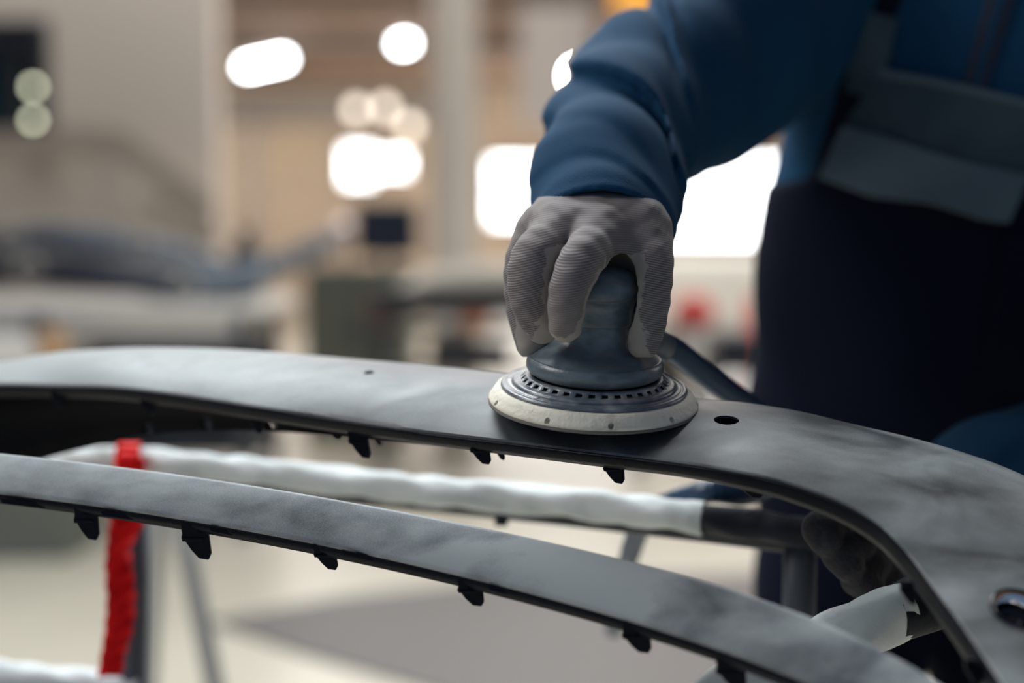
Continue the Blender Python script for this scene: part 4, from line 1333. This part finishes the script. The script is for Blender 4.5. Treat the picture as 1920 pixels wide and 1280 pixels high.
drape('bib_panel', lerp_poly([(1650, 130), (1740, 146), (1830, 166), (1920, 188), (2010, 212)], [(1576, 244), (1700, 276), (1800, 304), (1920, 330), (2030, 352)]), 40, 16, 'bibtop', .009, .002)
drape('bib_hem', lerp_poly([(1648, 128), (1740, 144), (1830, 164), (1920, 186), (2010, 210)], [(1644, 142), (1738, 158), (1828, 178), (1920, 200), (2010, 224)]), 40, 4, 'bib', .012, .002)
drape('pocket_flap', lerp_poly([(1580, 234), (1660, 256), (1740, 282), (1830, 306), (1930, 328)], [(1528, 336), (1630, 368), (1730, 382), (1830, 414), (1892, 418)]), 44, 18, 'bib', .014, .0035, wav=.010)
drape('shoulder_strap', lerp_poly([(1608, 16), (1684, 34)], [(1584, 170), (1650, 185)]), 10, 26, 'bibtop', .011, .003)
drape('strap_edge', lerp_poly([(1612, 60), (1500, 300)], [(1618, 60), (1506, 300)]), 3, 3, 'overall', .006, .002) if False else None
drape('side_pocket', lerp_poly([(1882, 430), (2040, 460)], [(1832, 768), (2010, 790)]), 20, 30, 'bibdark' if 'bibdark' in M else 'overall', .010, .003)
drape('zip_tape', lerp_poly([(1868, -60), (1918, -50)], [(1804, 160), (1850, 170)]), 8, 24, 'zip', .004, .002)
drape('zip_cord', lerp_poly([(1888, -60), (1900, -56)], [(1822, 162), (1832, 166)]), 4, 24, 'jacket', .0065, .002)

# boots
for A in (AR, AL):
    Aw = cw(A)
    def boot(p, A=A, Aw=Aw):
        q = cw(p)
        a_ = cone(q, [Aw[0], Aw[1], .14], [Aw[0], Aw[1] + .02, .055], .058, .052)
        b_ = cone(q, [Aw[0], Aw[1] + .03, .05], [Aw[0] - .01, Aw[1] - .17, .04], .05, .046)
        d = smin(a_, b_, .03)
        return np.maximum(d, -q[..., 2] + .001)
    c_ = wc(np.array([Aw[0], Aw[1] - .06, .1]))
    sdf_mesh('boot', boot, c_ - .26, c_ + .26, .006, 'boot', person)

# ---------------- gloves
def glove_rows(o, V, centre, axis_pt=None, mouth_v=445):
    """material masks: 'rows' = stitch row coordinate, 'coat' = rubber-coated gripping side"""
    me = o.data
    nrm = np.empty(len(V) * 3, np.float32); me.vertices.foreach_get('normal', nrm)
    nrm = nrm.reshape(-1, 3)
    nc_ = np.stack([nrm[:, 0], nrm[:, 1] * SP + nrm[:, 2] * CP, nrm[:, 1] * CP - nrm[:, 2] * SP], -1)
    rows = np.linalg.norm(V - centre, axis=1)
    to = axis_pt - V; to[:, 1] = 0
    to /= np.linalg.norm(to, axis=1)[:, None]
    inn = (nc_ * to).sum(1)
    vv = 640 - V[:, 1] / V[:, 2] * FPX
    coat = np.clip(0.5 + (inn + 0.34) * 1.3 + 0.5 * np.clip((vv - mouth_v - 150) / 40, 0, 1), 0, 1) * np.clip((vv - mouth_v) / 26, 0, 1)
    for nm, arr in (('rows', rows), ('coat', coat), ('fine', np.clip((vv - mouth_v - 5) / 40, 0, 1))):
        at = me.attributes.new(nm, 'FLOAT', 'POINT'); at.data.foreach_set('value', arr.astype(np.float32))

def soft(pts, n=3):
    q = catmull([np.append(c, r) for c, r in pts], n)
    return [(r[:3], r[3]) for r in q]
F_INDEX = soft(pw([(1128, 446, .992, .0165), (1092, 486, .957, .0150), (1066, 548, .944, .0130), (1060, 610, .950, .0112)]))
F_MID = soft(pw([(1050, 442, 1.000, .0172), (1003, 486, .972, .0166), (996, 556, .968, .0150), (1018, 612, .980, .0122)]))
F_RING = soft(pw([(1016, 440, 1.024, .0165), (984, 492, 1.018, .0142), (982, 575, 1.022, .0125), (998, 646, 1.020, .0112)]))
F_PINK = soft(pw([(1030, 440, 1.048, .0150), (1012, 500, 1.058, .0125), (1020, 575, 1.058, .0110), (1042, 630, 1.045, .0098)]))
F_THUMB = soft(pw([(1198, 432, 1.020, .0205), (1220, 488, .990, .0145), (1217, 572, .982, .0124), (1206, 645, .981, .0106)]))
WR = c3(1132, 385, 1.095)
def glove_sdf(p):
    fin = None
    for f in (F_INDEX, F_MID, F_RING, F_PINK):
        d = chain(p, f, .002)
        fin = d if fin is None else smin(fin, d, .0018)
    palm = None
    for (c, r, k) in ((c3(1118, 440, .998), .0215, 0), (c3(1060, 436, 1.004), .0205, 0), (c3(1028, 434, 1.022), .0190, 0), (c3(1036, 436, 1.044), .017, 0), (c3(1186, 430, 1.018), .0225, 0)):
        d = cone(p, WR, c, .0370, r)
        palm = d if palm is None else smin(palm, d, .014)
    palm = smin(palm, cone(p, c3(1045, 432, 1.02), c3(1190, 428, 1.012), .020, .022), .014)
    palm = smin(palm, ell(p, c3(1120, 424, 1.047), [.0480, .0275, .0330]), .012)
    wrist = cone(p, WR, c3(1138, 340, 1.14), .0375, .036)
    palm = smin(palm, wrist, .01)
    palm = smin(palm, cone(p, c3(1108, 430, 1.055), c3(1160, 525, 1.062), .034, .026), .014)   # heel of the hand behind the knob
    palm = smin(palm, chain(p, pw([(1186, 440, 1.035, .020), (1204, 510, 1.026, .0165), (1203, 610, 1.012, .0115)]), .01), .008)
    th = chain(p, F_THUMB, .006)
    d = smin(fin, palm, .012)
    d = smin(d, th, .010)
    # web between index finger and thumb
    d = smin(d, cone(p, c3(1125, 462, .985), c3(1200, 470, .995), .0105, .0105), .010)
    # keep clear of the knob and neck
    kc = c3(1128, 558, .992)
    d = np.maximum(d, -(np.linalg.norm((p - kc) * np.array([1, .78, 1]), axis=-1) - .0302))
    ax = cone(p, c3(1121, 600, .998), c3(1116, 690, 1.008), .0265, .0265)
    d = np.maximum(d, -ax)
    # fine cloth unevenness
    d = d + 0.0004 * np.sin(p[..., 1] * 420 + 60 * p[..., 0]) * np.sin(p[..., 0] * 300)
    return d
gv, Vg = sdf_mesh('work_glove', glove_sdf, [-.012, -.012, .925], [.130, .125, 1.125], .0011, 'glove', person, keep_cam=True, relax=2)
glove_rows(gv, Vg, c3(1120, 1000, 1.0), c3(1120, 560, 1.0))

# other hand, gripping the bumper from beneath
H2 = c3(1660, 1005, 1.10)
F2 = [pw([(1625, 985, 1.075, .016), (1575, 975, 1.05, .0145), (1540, 992, 1.035, .0135), (1548, 1012, 1.03, .012)]),
      pw([(1640, 1015, 1.075, .016), (1600, 1020, 1.05, .0145), (1575, 1038, 1.038, .013), (1590, 1060, 1.036, .012)]),
      pw([(1660, 1045, 1.08, .015), (1630, 1062, 1.055, .0135), (1610, 1085, 1.045, .0125), (1630, 1102, 1.045, .0115)]),
      pw([(1685, 1065, 1.085, .014), (1664, 1090, 1.065, .0122), (1652, 1112, 1.058, .0112), (1668, 1126, 1.056, .0105)])]
T2 = pw([(1680, 985, 1.09, .018), (1650, 950, 1.06, .0145), (1628, 936, 1.035, .012)])
def glove2_sdf(p):
    fin = None
    for f in F2:
        d = chain(p, f, .004)
        fin = d if fin is None else smin(fin, d, .002)
    palm = None
    for f in F2:
        d = cone(p, c3(1715, 975, 1.135), f[0][0], .033, .018)
        palm = d if palm is None else smin(palm, d, .012)
    d = smin(fin, palm, .010)
    return smin(d, chain(p, T2, .004), .008)
gv2, Vg2 = sdf_mesh('work_glove', glove2_sdf, [.19, -.225, 1.0], [.37, -.085, 1.2], .0016, 'gloveworn', person, keep_cam=True, relax=2)

# ================================================================== SUPPORT STAND
stand = empty('padded_stand', (W(240, 1000, 1.4).x, 1.45, 0))
tag(stand, 'grey steel trestle with white padded bars under the bumper', 'trestle')
def pbar(name, pts, r, m='wrap', **k):
    o = tube(name, [W(u, v, d) for u, v, d in pts], r, m, None, **k); put(o, stand); return o
pbar('padded_bar', [(-100, 922, 1.44), (-50, 903, 1.44), (95, 874, 1.42), (213, 862, 1.40), (433, 880, 1.36), (640, 902, 1.32), (853, 925, 1.27), (973, 934, 1.25), (1140, 950, 1.21), (1280, 968, 1.18), (1320, 973, 1.173)], .0135, n=24, lump=.0011)
pbar('film_wrapped_bar', [(1318, 973, 1.173), (1420, 986, 1.16), (1530, 1001, 1.15)], .0128, 'wrapdark', n=24, lump=.0008)  # rest of the padded bar, painted dark for the worker's shadow
pbar('steel_bar', [(-60, 925, 1.45), (213, 884, 1.41), (640, 926, 1.33), (973, 958, 1.26), (1280, 992, 1.19), (1560, 1026, 1.155)], .009, 'steeldark' if 'steeldark' in M else 'dark')
for u in (380, 600, 850, 1110, 1330):
    pass
f0 = FL(236, 1700)
def post(pts, r, m='steel'):
    o = tube('leg', pts, r, m, None, n=4, seg=14); put(o, stand)
a_ = W(258, 905, 1.42); b_ = W(250, 1260, 1.42)
dirv = (b_ - a_); k_ = -a_.z / dirv.z
post([a_, a_ + dirv * k_ * 0.5, a_ + dirv * k_], .0135, 'steeldk')  if False else None
M['steeldk'] = mat('dark_grey_steel', srgb(72, 80, 90), 0.5, metal=0.2)
post([a_, a_ + dirv * k_ * 0.5, a_ + dirv * k_], .0135, 'steeldk')
a_ = W(-92, 925, 1.44); post([a_, Vector((a_.x, a_.y, .5)), Vector((a_.x, a_.y, 0))], .0135, 'steeldk')
a_ = W(1985, 1045, 1.03); post([a_, Vector((a_.x, a_.y, .5)), Vector((a_.x, a_.y + .03, 0))], .0150, 'steeldk')
a_ = W(1500, 1010, 1.16); post([a_, Vector((a_.x + .01, a_.y + .05, .5)), Vector((a_.x + .02, a_.y + .08, 0))], .0135, 'steeldk')
o = tube('bolt', [W(940, 955, 1.26), W(940, 985, 1.26)], .006, 'dark', None, seg=12); put(o, stand)
pbar('padded_foot_bar', [(-100, 1262, 1.42), (0, 1269, 1.42), (130, 1284, 1.42), (262, 1296, 1.42)], .0170, n=20, lump=.0012)
pbar('padded_arm', [(1480, 1262, .955), (1560, 1205, .965), (1640, 1165, .975), (1700, 1140, .98)], [.019, .0195, .0195, .019], n=20, lump=.0010)
pbar('film_wrapped_arm', [(1668, 1155, .978), (1740, 1128, .99), (1830, 1090, 1.0), (1985, 1050, 1.03)], [.0200, .0205, .0200, .0195], 'wrapdark', n=20, lump=.0010)
pbar('padded_arm', [(1290, 1330, .93), (1385, 1275, .94), (1490, 1275, .955)], [.012, .014, .012], n=16, lump=.0010)

# second, thinner trestle further back
st2 = empty('folding_trestle', (W(360, 1000, 2.3).x, 2.3, 0))
def leg2(u0, v0, u1, v1, d, r):
    p, q = W(u0, v0, d), W(u1, v1, d)
    k = -p.z / (q.z - p.z)
    o = tube('leg', [p, p + (q - p) * k * .5, p + (q - p) * k], r, 'palesteel', None, n=3, seg=12); put(o, st2)
leg2(325, 900, 385, 1200, 2.3, .017); leg2(300, 900, 285, 1200, 2.5, .014)
o = tube('crossbar', [W(250, 905, 2.6), W(300, 905, 2.45), W(335, 905, 2.3)], .018, 'palesteel', None, n=3, seg=12); put(o, st2)
tag(st2, 'plain grey folding trestle standing on the floor behind the padded one', 'trestle')

# red ribbon tied on the bar
rb = empty('red_ribbon', W(240, 880, 1.385))
def ribbon(name, pts):
    """pts (u,v,d,width px,twist)"""
    q = catmull([np.concatenate([c3(u, v, d), [w, tw]]) for u, v, d, w, tw in pts], 10)
    vs, fs = [], []
    for i, r in enumerate(q):
        c, w, tw = r[:3], r[3] * r[2] / FPX, r[4]
        for s in (-.5, -.17, .17, .5):
            z = math.sin(tw) * s * w + 0.002 * math.sin(i * .9 + s * 5)
            vs.append(c + np.array([math.cos(tw) * s * w, 0, z]))
    for i in range(len(q) - 1):
        for j in range(3):
            fs.append((i * 4 + j, i * 4 + j + 1, (i + 1) * 4 + j + 1, (i + 1) * 4 + j))
    o = mesh(name, cw(np.array(vs)), fs, 'ribbon', None, True)
    o.modifiers.new('t', 'SOLIDIFY').thickness = .0012
    put(o, rb)
ribbon('loop', [(236, 880, 1.40, 40, .1), (238, 850, 1.376, 44, .2), (240, 836, 1.37, 42, .1), (244, 830, 1.40, 40, .2)])
ribbon('tail', [(246, 870, 1.37, 46, .3), (244, 940, 1.355, 62, .2), (236, 985, 1.35, 62, .5), (222, 1030, 1.35, 54, .9), (224, 1080, 1.35, 50, .3), (226, 1130, 1.35, 56, .7), (222, 1180, 1.35, 50, .2), (212, 1225, 1.35, 46, .5), (206, 1268, 1.35, 44, .2)])
lathe_kn = sdf_mesh('knot', lambda p: ell(p, c3(242, 868, 1.365), [.016, .012, .010]) - .001 * np.sin(p[..., 0] * 500), c3(242, 868, 1.365) - .025, c3(242, 868, 1.365) + .025, .002, 'ribbon')
put(lathe_kn, rb)
tag(rb, 'bright red ribbon tied round the white padded bar, its tail hanging down', 'ribbon')
